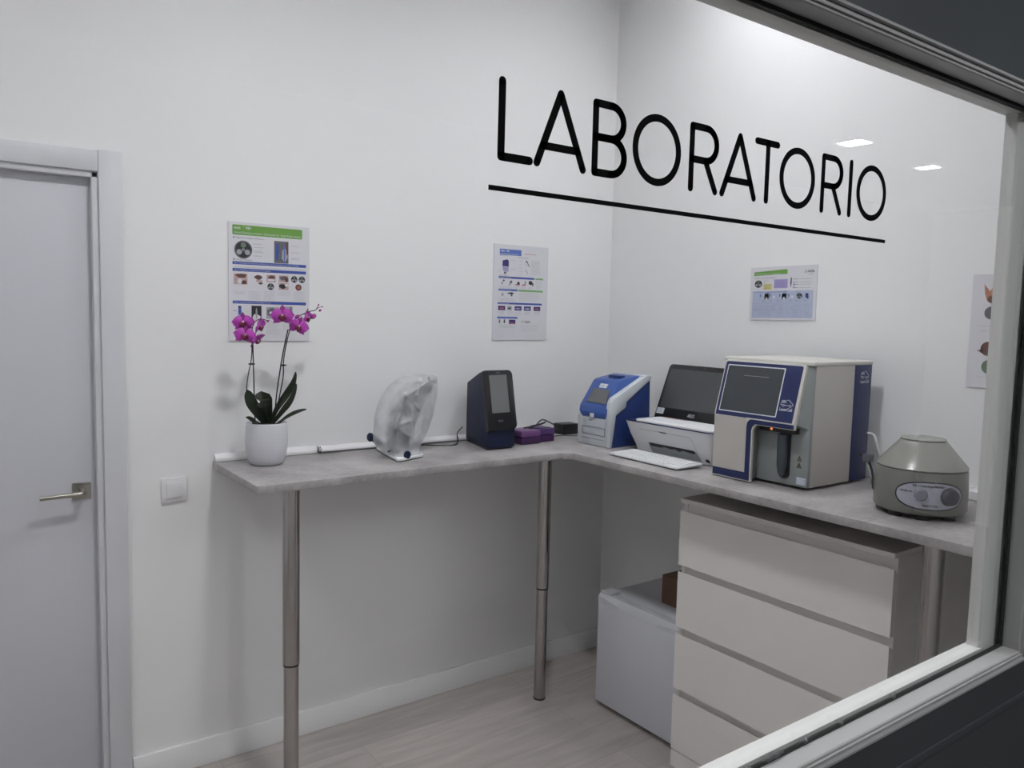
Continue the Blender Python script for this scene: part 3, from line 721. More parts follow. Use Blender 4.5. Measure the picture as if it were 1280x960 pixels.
def flower(x, y, r, face, roll=0., d=D-.03, fore=1.):
    """face: where the flower looks; petals cupped shells"""
    c = at(x, y, d); N = Vector(face).normalized()
    U = Vector((0,0,1)).cross(N).normalized(); V = N.cross(U)
    U, V = U*math.cos(roll)+V*math.sin(roll), V*math.cos(roll)-U*math.sin(roll)
    def petal(bb, ang, L, W, m, back, cup=.25, tip=1.0):
        e = U*math.cos(ang)+V*math.sin(ang); f = V*math.cos(ang)-U*math.sin(ang)
        rings = []; n = 10
        for i in range(n+1):
            s = i/n
            w = W*.5*(max(0., math.sin(PI*min(1, (s**.75)*.93+.07)))**tip + .03)
            row = []
            for u in (-1, -.6, -.2, .2, .6, 1):
                row.append(c + e*(L*s*(.98-.06*u*u)+.002) + f*(u*w) + N*(back + cup*L*(s*s*.35 - s*.1) - .18*w*u*u + .0012*math.sin(5*s+3*u)))
            for u in (1, .6, .2, -.2, -.6, -1):
                row.append(c + e*(L*s*(.98-.06*u*u)+.002) + f*(u*w*.99) + N*(back + cup*L*(s*s*.35 - s*.1) - .18*w*u*u + .0012*math.sin(5*s+3*u) - .0011))
            rings.append(row)
        bb.loft(rings, m)
    bb = MB()
    for ang, m_ in ((PI/2, M_petal2), (PI/2+2.25, M_petal2), (PI/2-2.25, M_petal2)): petal(bb, ang, r*1.0, r*.62, m_, -.003)
    for ang in (.10, PI-.10): petal(bb, ang, r*1.02, r*1.18, M_petal, .0015, .3, .72)
    fo = bb.build('flower', t, angle=80)
    lb = MB()
    for sgn in (-1, 1):
        lb.lathe([(r*.17*math.sin(PI*i/6)+.0002, -r*.22*math.cos(PI*i/6)) for i in range(7)], c + U*(sgn*r*.18) - V*(r*.12) + N*(r*.16), M_lip, 10, axis=(U, N, V))
    lb.lathe([(.0003, -r*.52), (r*.09, -r*.44), (r*.17, -r*.28), (r*.10, -r*.10), (.0003, r*.02)], c + N*(r*.2), M_lip, 10, axis=(U, N, V))
    lb.lathe([(r*.11*math.sin(PI*i/6)+.0002, -r*.13*math.cos(PI*i/6)) for i in range(7)], c + V*(r*.05) + N*(r*.16), M_throat, 10, axis=(U, N, V))
    lo_ = lb.build('lip', fo, angle=80); lo_['label'] = 'dark red lip'
flower(304, 403, .036, (-.35, -.93, -.05), .06, D-.03)
flower(306, 419, .036, (-.25, -.95, -.05), -.15, D-.05)
flower(325, 408, .033, (.72, -.65, -.30), .3, D-.02)
flower(321.5, 425, .032, (.6, -.5, -.65), .8, D-.01)
flower(353, 395, .040, (-.38, -.93, .0), .0, D-.05)
flower(373, 408, .037, (-.1, -.97, -.15), -.30, D-.04)
flower(384, 397, .031, (.70, -.7, -.2), .15, D-.02)

# ------------------------------------------------------------------ covered analyzer (plastic bag over it)
t = thing('covered_analyzer', 'small white analyzer wrapped in a frosted plastic bag', 'analyzer', (1.44, 2.66, TZ))
foot = [(1.350, 2.538), (1.362, 2.532), (1.480, 2.578), (1.490, 2.592), (1.505, 2.70), (1.515, 2.79), (1.505, 2.80), (1.415, 2.812), (1.398, 2.80)]
b = MB(); b.prism(foot, lambda u, v, w: (u, v, w), TZ+.003, TZ+.013, M_key, .003); b.build('base_plate', t)
b = MB(); b.prism([(p_[0]*.97+.0425, p_[1]*.97+.080) for p_ in foot], lambda u, v, w: (u, v, w), TZ, TZ+.0035, M_black); b.build('rubber_pad', t)
# machine inside
b = MB()
def slab(c, hx_, hy_, z): return [(c[0]+sx*hx_+(sy*hy_)*.2, c[1]+sy*hy_-(sx*hx_)*.2, z) for sx, sy in ((-1,-1),(1,-1),(1,1),(-1,1))]
b.loft([slab((1.43, 2.67), .030, .045, TZ+.012), slab((1.42, 2.67), .036, .045, TZ+.07), slab((1.430, 2.66), .045, .048, TZ+.12), slab((1.455, 2.66), .045, .045, TZ+.18), slab((1.505, 2.66), .040, .025, TZ+.235), slab((1.530, 2.66), .030, .016, TZ+.262)], M_knobd, bev=.010)
b.build('analyzer_body', t)
b = MB(); b.loft([[(1.385, 2.628, TZ+.105), (1.455, 2.614, TZ+.105), (1.458, 2.629, TZ+.105), (1.388, 2.643, TZ+.105)], [(1.435, 2.640, TZ+.205), (1.505, 2.626, TZ+.205), (1.508, 2.641, TZ+.205), (1.438, 2.655, TZ+.205)]], M_knobd, bev=.004); b.build('display', t)
b = MB(); c = at(463.5, 546.5, 2.66); b.lathe([(.006, -.006), (.015, -.004), (.017, .004), (.013, .010), (.003, .012)], c, M_navy, 20, axis=(Z, Y, -X))
c2 = at(474, 555, 2.66); b.tube([c, (c+c2)/2+Vector((0,0,.004)), c2+Vector((.01,0,-.004))], [.011, .012, .010], M_navy, 12)
b.build('knob', t)
# the bag: rings between left and right outline, with folds
sil = [(571.5, 477, 517, .075), (566, 472, 521, .09), (558, 468.5, 525, .10), (548, 466, 530, .11), (535, 466.5, 536, .11), (520, 468, 541, .105), (507, 471.5, 544, .10), (494, 477, 546, .09), (484, 484, 546.5, .08), (476, 493, 546.5, .07), (471, 500, 546, .055), (468.5, 508, 540, .035), (467.5, 516, 532, .012)]
creases = [((497,560),(495,529),1.0,3.2), ((495,529),(509,492),1.1,3.0), ((509,492),(541,472),1.0,3.0), ((495,529),(513,522),.9,2.6), ((497,531),(513,541),.9,2.6), ((509,492),(523,508),.9,2.6), ((508,494),(508,515),.7,2.2), ((527,475),(522,492),.8,2.2), ((514,505),(516,545),.8,3.5), ((486,545),(495,529),.7,2.5), ((541,471),(545,485),.8,2.5), ((530,500),(526,560),.4,5), ((500,505),(488,530),.5,3)]
dents = [((504,515),9,-.9), ((503,549),10,-.6), ((516,500),6,-.8), ((535,490),8,-.9), ((524,480),4,-1.0), ((520,560),10,-.3), ((487,515),7,-.4)]
def dist_seg(p, a, b_):
    ax, ay = a; bx_, by = b_; dx, dy = bx_-ax, by-ay; L = dx*dx+dy*dy or 1
    s = max(0, min(1, ((p[0]-ax)*dx+(p[1]-ay)*dy)/L)); return math.hypot(p[0]-ax-dx*s, p[1]-ay-dy*s)
def poly_dist(c_, d_):
    best = 9
    for (xa, ya), (xb, yb) in zip(foot, foot[1:]+foot[:1]):
        ex, ey = xb-xa, yb-ya; den = d_[0]*ey-d_[1]*ex
        if abs(den) < 1e-9: continue
        tt = ((xa-c_[0])*ey-(ya-c_[1])*ex)/den; ss = ((xa-c_[0])*d_[1]-(ya-c_[1])*d_[0])/den
        if tt > 0 and -1e-6 <= ss <= 1+1e-6: best = min(best, tt)
    return best
rings = []; NS = 110; NK = 220
def interp(s):
    f = s*(len(sil)-1); i = min(int(f), len(sil)-2); q = f-i
    return [sil[i][k]*(1-q)+sil[i+1][k]*q for k in range(4)]
for i in range(NS+1):
    row, xl, xr, dep = interp(i/NS); ring = []
    cx = (xl+xr)/2; hw = (xr-xl)/2; yc = 2.655
    for k in range(NK):
        a = 2*PI*k/NK; u = math.cos(a); v = math.sin(a)
        pw = .88
        uu = math.copysign(abs(u)**pw, u); vv = math.copysign(abs(v)**pw, v)
        px_ = cx + hw*uu; y_ = yc - dep*vv
        p0 = at(px_, row, yc); bump_ = 0; dvw = Vector((p0.x, p0.y, 0)).normalized()
        if v > -.15:
            for (a_, b_, amp, sg) in creases: bump_ += amp*.013*math.exp(-(dist_seg((px_, row), a_, b_)/(sg*.75)))
            for (c_, rad, amp) in dents: bump_ += amp*.018*math.exp(-((px_-c_[0])**2+(row-c_[1])**2)/rad**2)
        bump_ *= max(0, min(1, (v+.15)*2))
        q = p0 - dvw*(dep*.8*vv + bump_)
        wb = max(0., 1-i/(.22*NS)); wb = wb*wb*(3-2*wb)
        if wb > 0:
            rv = Vector((dvw.y, -dvw.x, 0)); dd = (rv*u - dvw*v).normalized(); cb = (1.425, 2.672)
            tt = poly_dist(cb, dd)*.93
            qb = Vector((cb[0]+dd.x*min(tt, .115), cb[1]+dd.y*min(tt, .115), q.z))
            q = q*(1-wb) + qb*wb
        q.z = max(q.z, TZ+.0136)
        ring.append(q)
    rings.append(ring)
b = MB(); b.loft(rings, M_bag, cap=False)
# closing the top
b.verts_faces([tuple(p_) for p_ in rings[-1]], [tuple(range(NK))], M_bag)
b.build('plastic_bag', t, angle=180)
b = MB()
c = at(509, 568.5, 2.548); b.lathe([(.0148, -.002), (.0150, .002), (.012, .0035)], c, M_navy, 24, axis=(X*.95, Z*1.0, -Y))
b.build('front_opening', t)
b = MB(); c = at(486, 564, 2.552); b.box((-.006, -.003, -.002), (.006, .003, .002), M_navy, .001, 1, Matrix.Translation(c) @ Matrix.Rotation(-.3, 4, 'Y')); b.build('latch', t)
b = MB(); b.tube([at(538,472,2.60)+Vector((0,0,0)), at(541,474,2.57), at(544,477,2.585)], [.010, .013, .009], M_bag, 14); b.build('bag_knot', t, angle=180)

# ------------------------------------------------------------------ dark blue analyzer with portrait screen
t = thing('haematology_analyzer', 'dark blue analyzer with black front and tall grey screen on the back counter', 'analyzer', (1.86, 2.7, TZ))
def xl_(y): return 1.776+(y-2.585)*.245
def xr_(y): return 1.912+(y-2.585)*.25
prof = [(2.585, TZ+.008), (2.583, TZ+.085), (2.600, TZ+.145), (2.650, TZ+.308), (2.690, TZ+.305), (2.835, TZ+.252), (2.838, TZ+.01)]
b = MB(); b.loft([[(xl_(y), y, z) for y, z in prof], [(xr_(y), y, z) for y, z in prof]], M_navy, bev=.005)
b.build('body', t)
b = MB(); b.loft([[(xl_(y)-.0004+dx, y+dy, z) for y, z in ((2.668, TZ+.008), (2.6695, TZ+.008), (2.6695+.0, TZ+.300), (2.668, TZ+.300))] for dx, dy in ((0, 0), (.002, 0))], M_black); b.build('side_seam', t)
MB().prism([(xl_(2.60)+.006, 2.60), (xr_(2.60)-.006, 2.60), (xr_(2.82)-.006, 2.82), (xl_(2.82)+.006, 2.82)], lambda u, v, w: (u, v, w), TZ, TZ+.009, M_black).build('feet', t)
O = Vector((1.768, 2.566, TZ+.083)); Uf = (Vector((1.909, 2.570, TZ+.083))-O); Vf = (Vector((1.788, 2.642, TZ+.316))-O)
w_, h_ = Uf.length, Vf.length; b = MB(); p = Plane(b, O, Uf, Vf)
b.prism(rrect(0, 0, w_+.004, h_, [.004, .020, .022, .006]), lambda u, v, w: p.p(u, v, w), -.016, 0, M_blackgloss, .002)
b.build('front_fascia', t)
b = MB(); p = Plane(b, O, Uf, Vf, .0006); p.rect(.026, .070, .114, h_-.020, M_screen_g); b.build('screen', t, smooth=False)
b = MB(); p = Plane(b, O, Uf, Vf, .0004); p.text('skyla', .052, .034, .013, M_line, 1); b.build('lettering', t, smooth=False)
b = MB(); p = Plane(b, O, Uf, Vf, .0004); p.text('skyla', .062, h_-.012, .008, M_line, 1, wid=.02); b.build('lettering', t, smooth=False)
b = MB(); p = Plane(b, (1.78, 2.583, TZ), (1, .08, 0), Z, .0006); p.rect(.038, .027, .084, .048, M_label); b.build('label', t, smooth=False)
b = MB(); p = Plane(b, (1.78, 2.583, TZ), (1, .08, 0), Z, .0012); p.disc(.104, .036, .0035, M_pg); b.build('power_button', t, smooth=False)

# ------------------------------------------------------------------ purple tube boxes
def pbox(x0, x1, y0, y1, lab, lidm, rot=0.):
    t = thing('storage_box', lab, 'box', ((x0+x1)/2, (y0+y1)/2, TZ), 'purple storage boxes beside the dark blue analyzer')
    MB().box((x0, y0, TZ), (x1, y1, TZ+.030), M_purple_d, .005).build('box_base', t)
    MB().box((x0-.001, y0-.001, TZ+.0305), (x1+.001, y1+.001, TZ+.058), lidm, .006).build('lid', t)
pbox(1.984, 2.082, 2.632, 2.735, 'purple plastic box with pink violet lid, nearest the dark blue analyzer', M_purple)
pbox(2.092, 2.178, 2.655, 2.750, 'purple plastic box on the right of its pair, a black cable on its lid', M_purple_v)
# power adapter and cables
t = tag(MB().box((2.325, 2.775, TZ+.001), (2.42, 2.845, TZ+.048), M_black, .004).build('power_adapter', loc=(2.37, 2.81, TZ)), 'black power adapter on the counter in the corner', 'power adapter')
b = MB(); b.tube(smoothpath([(2.03, 2.68, TZ+.064), (2.10, 2.70, TZ+.0635), (2.19, 2.76, TZ+.080), (2.28, 2.80, TZ+.052), (2.33, 2.80, TZ+.030)], 8), .0032, M_black, 8)
b.tube(smoothpath([(2.04, 2.66, TZ+.0625), (2.10, 2.645, TZ+.0625), (2.15, 2.655, TZ+.0625)], 6), .0018, M_black, 8)
b.tube(smoothpath([(2.09, 2.71, TZ+.063), (2.16, 2.73, TZ+.0665), (2.20, 2.75, TZ+.07)], 6), .0042, M_black, 8)
tag(b.build('power_cable', loc=(2.2, 2.74, TZ)), 'thick black cable from the purple boxes to the power adapter', 'cable')
b = MB(); b.tube(smoothpath([(2.21, 2.74, TZ+.003), (2.30, 2.76, TZ+.002), (2.36, 2.72, TZ+.002), (2.41, 2.74, TZ+.004), (2.44, 2.80, TZ+.004)], 8), .0018, M_black, 8)
tag(b.build('thin_cable', loc=(2.3, 2.75, TZ)), 'thin black cable lying below the power adapter', 'cable')
b = MB(); b.tube(smoothpath([(1.53, 2.79, TZ+.003), (1.60, 2.80, TZ+.006), (1.66, 2.79, TZ+.002), (1.73, 2.76, TZ+.002), (1.775, 2.80, TZ+.010), (1.800, 2.845, TZ+.035), (1.83, 2.852, TZ+.06)], 8), .0024, M_black, 8)
tag(b.build('thin_cable', loc=(1.7, 2.79, TZ)), 'black cable between the covered analyzer and the dark blue analyzer', 'cable')

# ------------------------------------------------------------------ white and blue chemistry analyzer
t = thing('chemistry_analyzer', 'white and blue desktop analyzer with slanted blue front in the corner', 'analyzer', (2.36, 2.487, TZ))
Y0, Y1 = 2.387, 2.590
shell = [(2.252, TZ+.002), (2.250, TZ+.145), (2.258, TZ+.190), (2.270, TZ+.208), (2.453, TZ+.297), (2.482, TZ+.297), (2.482, TZ+.282), (2.343, TZ+.192), (2.338, TZ+.168), (2.284, TZ+.136), (2.264, TZ+.002)]
b = MB()
b.loft([[(x, Y0, z) for x, z in shell], [(x, Y0+.030, z) for x, z in shell]], M_pw, bev=.002)
shell_l = [(2.252, TZ+.002), (2.250, TZ+.122), (2.262, TZ+.132), (2.42, TZ+.132), (2.42, TZ+.002)]
b.loft([[(x, Y1-.030, z) for x, z in shell_l], [(x, Y1, z) for x, z in shell_l]], M_pw, bev=.003)
b.box((2.252, Y0+.024, TZ+.002), (2.275, Y1-.024, TZ+.140), M_pw, .002)
b.box((2.44, Y0+.010, TZ+.272), (2.484, Y1-.005, TZ+.298), M_pw, .003)
b.box((2.250, Y0+.03, TZ+.028), (2.2515, Y1-.025, TZ+.0295), M_seam); b.box((2.2495, Y0+.030, TZ+.046), (2.252, Y1-.030, TZ+.047), M_seam); b.box((2.2495, Y0+.030, TZ+.078), (2.252, Y1-.030, TZ+.079), M_seam)
b.box((2.2495, Y0+.030, TZ+.046), (2.252, Y0+.031, TZ+.079), M_seam); b.box((2.2495, Y1-.031, TZ+.046), (2.252, Y1-.030, TZ+.079), M_seam)
b.build('white_shell', t)
b = MB(); low = [(2.268, TZ+.001), (2.290, TZ+.136), (2.345, TZ+.190), (2.480, TZ+.284), (2.488, TZ+.06), (2.488, TZ+.001)]
b.loft([[(x, Y0+.006, z) for x, z in low], [(x, Y1-.006, z) for x, z in low]], M_blue_dk, bev=.002); b.build('lower_housing', t)
b = MB()
def sec(x, z, ya, yb): return (x, ya, z), (x, yb, z)
S = [(2.262, TZ+.10, .035, .035), (2.246, TZ+.128, .024, .024), (2.246, TZ+.142, .018, .012), (2.254, TZ+.165, .020, .008), (2.330, TZ+.270, .040, .006), (2.345, TZ+.277, .042, .006), (2.460, TZ+.299, .030, .012), (2.462, TZ+.285, .026, .012), (2.33, TZ+.20, .012, .012), (2.275, TZ+.14, .012, .012)]
b.loft([[(x, Y0+a, z) for x, z, a, c_ in S], [(x, Y1-c_, z) for x, z, a, c_ in S]], M_blue, bev=.003)
b.build('blue_housing', t)
# slanted front frame
A = Vector((2.2515, Y1-.016, TZ+.165)); Bv = Vector((2.330, Y1-.012, TZ+.270)); V_ = (Bv-A)
b = MB(); p = Plane(b, A, -Y, V_, .0012)
sw0 = Y1-Y0-.034
p.poly([(.024, .018), (sw0-.022, .018), (sw0-.040, .088), (.026, .088)], M_pgd, 1); p.poly([(.027, .021), (sw0-.026, .021), (sw0-.043, .086), (.029, .086)], M_screen_g, 1.5)
b.build('screen', t, smooth=False)
b = MB(); p = Plane(b, A, -Y, V_, .0008); p.rect(.052, .095, .098, .116, M_label_w, 1); p.text('skyla', .058, .101, .012, M_pgd, 2); b.build('label', t, smooth=False)
b = MB(); p2 = Plane(b, (2.2435, Y1-.02, TZ+.128), -Y, Z, .0008); p2.rect(.066, -.008, .090, .010, M_label_w); b.build('door_tab', t, smooth=False)
b = MB(); p3 = Plane(b, (2.2515, Y1-.01, TZ+.10), -Y, Z, .0006); p3.text('skyla', .058, .004, .012, M_pgd, 1); b.build('lettering', t, smooth=False)
b = MB(); b.box((2.365, Y0+.075, TZ+.276), (2.400, Y1-.060, TZ+.294), M_blue_dk, .003, 2); b.build('carry_slot', t)

# ------------------------------------------------------------------ printer
t = thing('printer', 'white inkjet printer with dark output slot in front of the computer', 'printer', (2.38, 2.12, TZ))
def pr(z, x0, x1, y0, y1, r): return [Vector((u, v, z)) for u, v in rrect(x0, y0, x1, y1, r, 6)]
b = MB()
PRS = [(.003, 2.318, 2.445, 1.912, 2.300, .018), (.03, 2.312, 2.450, 1.902, 2.308, .02), (.075, 2.298, 2.452, 1.893, 2.330, .024), (.118, 2.288, 2.452, 1.888, 2.346, .028), (.1235, 2.287, 2.452, 1.888, 2.348, .028)]
b.loft([pr(TZ+z, x0, x1, y0, y1, r) for z, x0, x1, y0, y1, r in PRS], M_print, bev=0)
b.build('body', t)
b = MB(); b.loft([pr(TZ+z, 2.288, 2.452, 1.889, 2.347, .028) for z in (.1237, .1275)], M_navy2)
b.box((2.292, 2.285, TZ+.1276), (2.45, 2.343, TZ+.1285), M_navy2); b.build('blue_trim', t)
b = MB(); b.loft([pr(TZ+z, 2.290, 2.452, 1.890, 2.292, .026) for z in (.1278, .1325, .135)], M_key, bev=.001); b.build('scanner_lid', t)
# front details lie on the sloping front: x as a function of z
def fx(z):
    z -= TZ
    for (a, b_) in zip(PRS[:-1], PRS[1:]):
        if a[0] <= z <= b_[0]: return a[1]+(b_[1]-a[1])*(z-a[0])/(b_[0]-a[0])
    return 2.31
def fpatch(mb, pts, m, off=.0008):
    """pts (y,z) outline on the front"""
    mb.loft([[(fx(z)-off, y, z) for y, z in pts], [(fx(z)+.004, y, z) for y, z in pts]], m)
b = MB(); zb = TZ
fpatch(b, [(2.222, zb+.048), (2.205, zb+.010), (1.952, zb+.010), (1.972, zb+.040), (1.985, zb+.048)], M_casing, .0010)
b.build('output_slot', t)
b = MB(); fpatch(b, [(2.215, zb+.048), (2.208, zb+.036), (2.15, zb+.034), (2.14, zb+.040), (2.10, zb+.036), (2.08, zb+.040), (2.06, zb+.030), (2.045, zb+.040), (1.985, zb+.034), (1.978, zb+.044), (1.99, zb+.048)], M_black, .0016); b.build('slot_shadow_guides', t)
b = MB()
for (ya, yb, za, zb2) in ((2.26, 2.00, .098, .098),):
    n = 10
    for i in range(n):
        y_a = ya+(yb-ya)*i/n; y_b = ya+(yb-ya)*(i+1)/n
        fpatch(b, [(y_a, TZ+.0975), (y_b, TZ+.0975), (y_b, TZ+.0988), (y_a, TZ+.0988)], M_seam, .0006)
fpatch(b, [(2.000, TZ+.0988), (1.9985, TZ+.0988), (1.985, TZ+.085), (1.970, TZ+.04), (1.9715, TZ+.04), (1.9865, TZ+.085)], M_seam, .0006)
b.build('panel_seam', t, smooth=False)
b = MB(); fpatch(b, [(2.155, TZ+.1005), (2.115, TZ+.1005), (2.118, TZ+.0945), (2.150, TZ+.0965)], M_pgd, .001); b.build('panel_catch', t, smooth=False)
b = MB(); fpatch(b, [(1.935, TZ+.024), (1.920, TZ+.024), (1.916, TZ+.012), (1.932, TZ+.012)], M_black, .001)
b.build('badge', t, smooth=False)
b = MB(); p = Plane(b, (2.294, 2.318, TZ+.096), -Y, Vector((-.2, 0, 1)), .0006); p.text('DeskJet', 0, .008, .008, M_pg, 1, wid=.026); b.build('lettering', t, smooth=False)
tag(MB().box((2.345, 2.10, TZ+.1352), (2.442, 2.27, TZ+.1362), M_label_w).build('paper_sheet', loc=(2.38, 2.2, TZ+.135)), 'thin white paper slip lying on the printer lid', 'paper')
b = MB(); b.box((2.425, 2.13, TZ+.1363), (2.436, 2.262, TZ+.1368), M_pred); o_ = b.build('red_stripe', bpy.data.objects['paper_sheet'])

# ------------------------------------------------------------------ all in one computer
t = thing('computer', 'black all-in-one computer leaning back behind the white printer', 'computer', (2.55, 2.2, TZ))
AO = Vector((2.470, 2.383, TZ+.043)); AV = Vector((.40, 0, 1)).normalized()
AW, AH = .390, .327
b = MB(); p = Plane(b, AO, -Y, AV)
b.prism(rrect(0, 0, AW, AH, .016, 6), lambda u, v, w: p.p(u, v, w), -.022, 0, M_black, .003); b.build('casing', t)
b = MB(); p = Plane(b, AO, -Y, AV, .0006); p.rect(.014, .131, AW-.014, AH-.022, M_screen_a); b.build('screen', t, smooth=False)
b = MB(); p = Plane(b, AO, -Y, AV, .0006)
p.text('ASUS', AW/2+.002, .103, .020, M_logo, 1, wid=.036, bold=.01, align='CENTER', shear=.12); b.build('lettering', t, smooth=False)
b = MB(); p = Plane(b, AO, -Y, AV, .0006); p.disc(AW/2, AH-.011, .0028, M_pgd); b.build('webcam', t, smooth=False)
b = MB(); p = Plane(b, AO, -Y, AV, .0007); p.rect(.006, .102, .046, .128, M_label_w); p.lines(.009, .124, .043, 4, .005, M_plight, .0012, 2); b.build('label', t, smooth=False)
b = MB(); b.prism([(2.50, TZ), (2.66, TZ), (2.66, TZ+.008), (2.585, TZ+.20), (2.555, TZ+.20), (2.50, TZ+.06)], lambda u, v, w: (u, w, v), 2.12, 2.28, M_black, .003); b.build('stand', t)

# ------------------------------------------------------------------ keyboard
KM = Matrix.Translation((2.2080, 2.092, TZ+.002)) @ Matrix.Rotation(math.radians(-1.5), 4, 'Z') @ Matrix.Rotation(math.radians(-2.0), 4, 'Y')
t = thing('keyboard', 'slim white keyboard at the counter edge in front of the printer', 'keyboard', (2.208, 2.092, TZ))
b = MB(); b.box((-.068, -.182, .004), (.066, .182, .013), M_keyb, .004, 3, KM)
b.build('body', t)
b = MB()
for sy in (-.16, .16): b.box((.03, sy-.012, .0008), (.055, sy+.012, .006), M_black, .001, 1, KM)
b.box((-.05, -.16, .0005), (-.035, .16, .0045), M_black, .001, 1, KM); b.build('feet', t)
kb = MB(); kb.box((-.0078, -.0085, 0), (.0078, .0085, .0030), M_key, .0015, 2)
kme = None
rows_ = [(-.050, [.017]*3+[.10]+[.017]*5), (-.0315, None), (-.013, None), (.0055, None), (.024, None), (.0425, None)]
first = None
for r_i, (xr0, spec_) in enumerate(rows_):
    ws = spec_ or [.0212]*16
    yy = .172
    for w1 in ws:
        cy = yy - w1/2; yy -= w1 + (.0 if not spec_ else .006)
        if cy < -.175: break
        M2 = KM @ Matrix.Translation((xr0, cy, .0125)) @ Matrix.Diagonal((1, (w1-.003)/.017 if spec_ else 1.0, 1, 1))
        if first is None:
            first = kb.build('key', None); o = first
        else:
            o = first.copy(); COL.objects.link(o)
        o.parent = t; M3 = Matrix.Translation(-ORG[t.name]) @ M2; o.matrix_basis = M3

# ------------------------------------------------------------------ big haematology analyzer
t = thing('cell_analyzer', 'large cream and navy analyzer with screen and sampling recess on the right counter', 'analyzer', (2.42, 1.64, TZ))
BY0, BY1 = 1.464, 1.815; BX0, BX1 = 2.262, 2.590; BZ0, BZ1 = TZ+.009, TZ+.415
b = MB()
b.box((BX0, BY0+.002, BZ0), (2.488, BY1, BZ1-.014), M_beige, .003)
b.build('body', t)
MB().box((2.4885, BY0+.0015, BZ0), (BX1, BY1, BZ1-.014), M_navy2, .003).build('rear_panel', t)
MB().box((BX0-.012, BY0-.001, BZ1-.0145), (BX1+.002, BY1+.004, BZ1), M_cream, .005, 3).build('top_cover', t)
b = MB()
for xx in (2.30, 2.54):
    for yy in (1.50, 1.78): b.lathe([(.016, 0), (.018, .004), (.016, .010)], (xx, yy, TZ), M_black, 16)
b.build('rubber_foot', t)
# lower grey front (recess face) and the protruding fascia
b = MB(); b.box((2.246, BY0+.001, BZ0+.001), (BX0+.001, BY1-.02, TZ+.22), M_casing, .004)
wedge = [(2.246, TZ+.20), (2.206, TZ+.215), (2.256, TZ+.405), (BX0+.001, TZ+.405), (BX0+.001, TZ+.20)]
b.loft([[(x, BY0+.002+(.024 if x < 2.26 and z < .21+TZ and x < 2.24 else (.03 if x < 2.258 and z > TZ+.21 else 0)), z) for x, z in wedge], [(x, BY1-.006, z) for x, z in wedge]], M_casing, bev=.002)
b.box((2.212, 1.660, BZ0), (2.248, 1.803, TZ+.22), M_casing, .003)
b.build('grey_front', t)
FO = Vector((2.1955, 1.806, TZ+.004)); 
# fascia lower part (vertical) : cream with navy borders
b = MB(); p = Plane(b, FO, -Y, Z)
FW = .318
low_out = [(0, -.001), (.160, -.001)] + [(.160+.0, .10)] + [(.160, .175)] + [(.164+.012*(1-math.cos(a)), .175+.018*math.sin(a)) for a in (.5, 1.0, 1.5)] + [(FW, .193), (FW, .214), (0, .214)]
b.prism(low_out, lambda u, v, w: p.p(u, v, w), -.014, 0, M_cream, .003)
b.build('lower_fascia', t)
b = MB(); p = Plane(b, FO, -Y, Z, .0010)
p.poly([(.003, .004), (.156, .004), (.156, .174), (.160, .186), (.170, .196), (FW-.002, .196), (FW-.002, .2115), (.160, .2115), (.147, .208), (.139, .198), (.137, .186), (.137, .029), (.003, .029)], M_navy2)
b.build('navy_border', t, smooth=False)
b = MB(); p = Plane(b, FO, -Y, Z, .0014); p.rect(.003, .031, .1345, .2125, M_beige, 1); p.rect(.1345, .2105, FW, .2145, M_cream, 1)
b.build('front_door', t, smooth=False)
# slanted upper fascia
UO = Vector((2.1955, 1.806, TZ+.216)); UV = Vector((.050, 0, .186)); UH = UV.length
b = MB(); p = Plane(b, UO, -Y, UV)
b.prism(rrect(0, -.001, FW, UH+.004, [.003, .003, .010, .012]), lambda u, v, w: p.p(u, v, w), -.016, 0, M_cream, .004, 3); b.build('upper_fascia', t)
b = MB(); p = Plane(b, UO, -Y, UV, .0012); p.rect(.005, .001, FW-.010, UH-.003, M_navy2, 1, [.002, .002, .006, .008]); b.build('navy_panel', t, smooth=False)
b = MB(); p = Plane(b, UO, -Y, UV, .0014)
p.rect(.016, .015, .246, UH-.014, M_label_w, 1.2, .003); b.build('screen_bezel', t, smooth=False)
b = MB(); p = Plane(b, UO, -Y, UV, .0024); p.rect(.0195, .0185, .2425, UH-.0175, M_screen, 1, .002); p.rect(.09, UH-.050, .19, UH-.0485, M_line, 1.1); b.build('screen', t, smooth=False)
def lasercell(p, u, v, k=1.0, lay=1):
    # van shaped outline with three solid letters, name underneath
    q = lambda pts: [(u+a*k, v+c*k) for a, c in pts]
    p.text('ABX', u+.001*k, v+.0285*k, .0135*k, M_logo, lay, wid=.022*k, bold=.03)
    p.stroke(q([(.024, .039), (.032, .039), (.040, .031), (.047, .028), (.049, .022), (.046, .019)]), .0018*k, M_logo, lay)
    p.stroke(q([(0, .026), (.002, .021), (.007, .021)]), .0018*k, M_logo, lay); p.stroke(q([(.016, .020), (.033, .020)]), .0018*k, M_logo, lay)
    p.ring(u+.0115*k, v+.019*k, .0038*k, .0038*k, .0015*k, M_logo, lay, 14); p.ring(u+.039*k, v+.0185*k, .0042*k, .0042*k, .0015*k, M_logo, lay, 14)
    p.text('LaserCell', u-.001*k, v, .0150*k, M_logo, lay, wid=.050*k, bold=.025)
b = MB(); p = Plane(b, UO, -Y, UV, .0019); lasercell(p, .254, .040, .92, 1); b.build('logo', t, smooth=False)
b = MB(); p = Plane(b, (2.498, BY0+.0012, TZ+.325), X, Z, .0008); lasercell(p, .022, .015, 1.0, 1); b.build('logo', t, smooth=False)
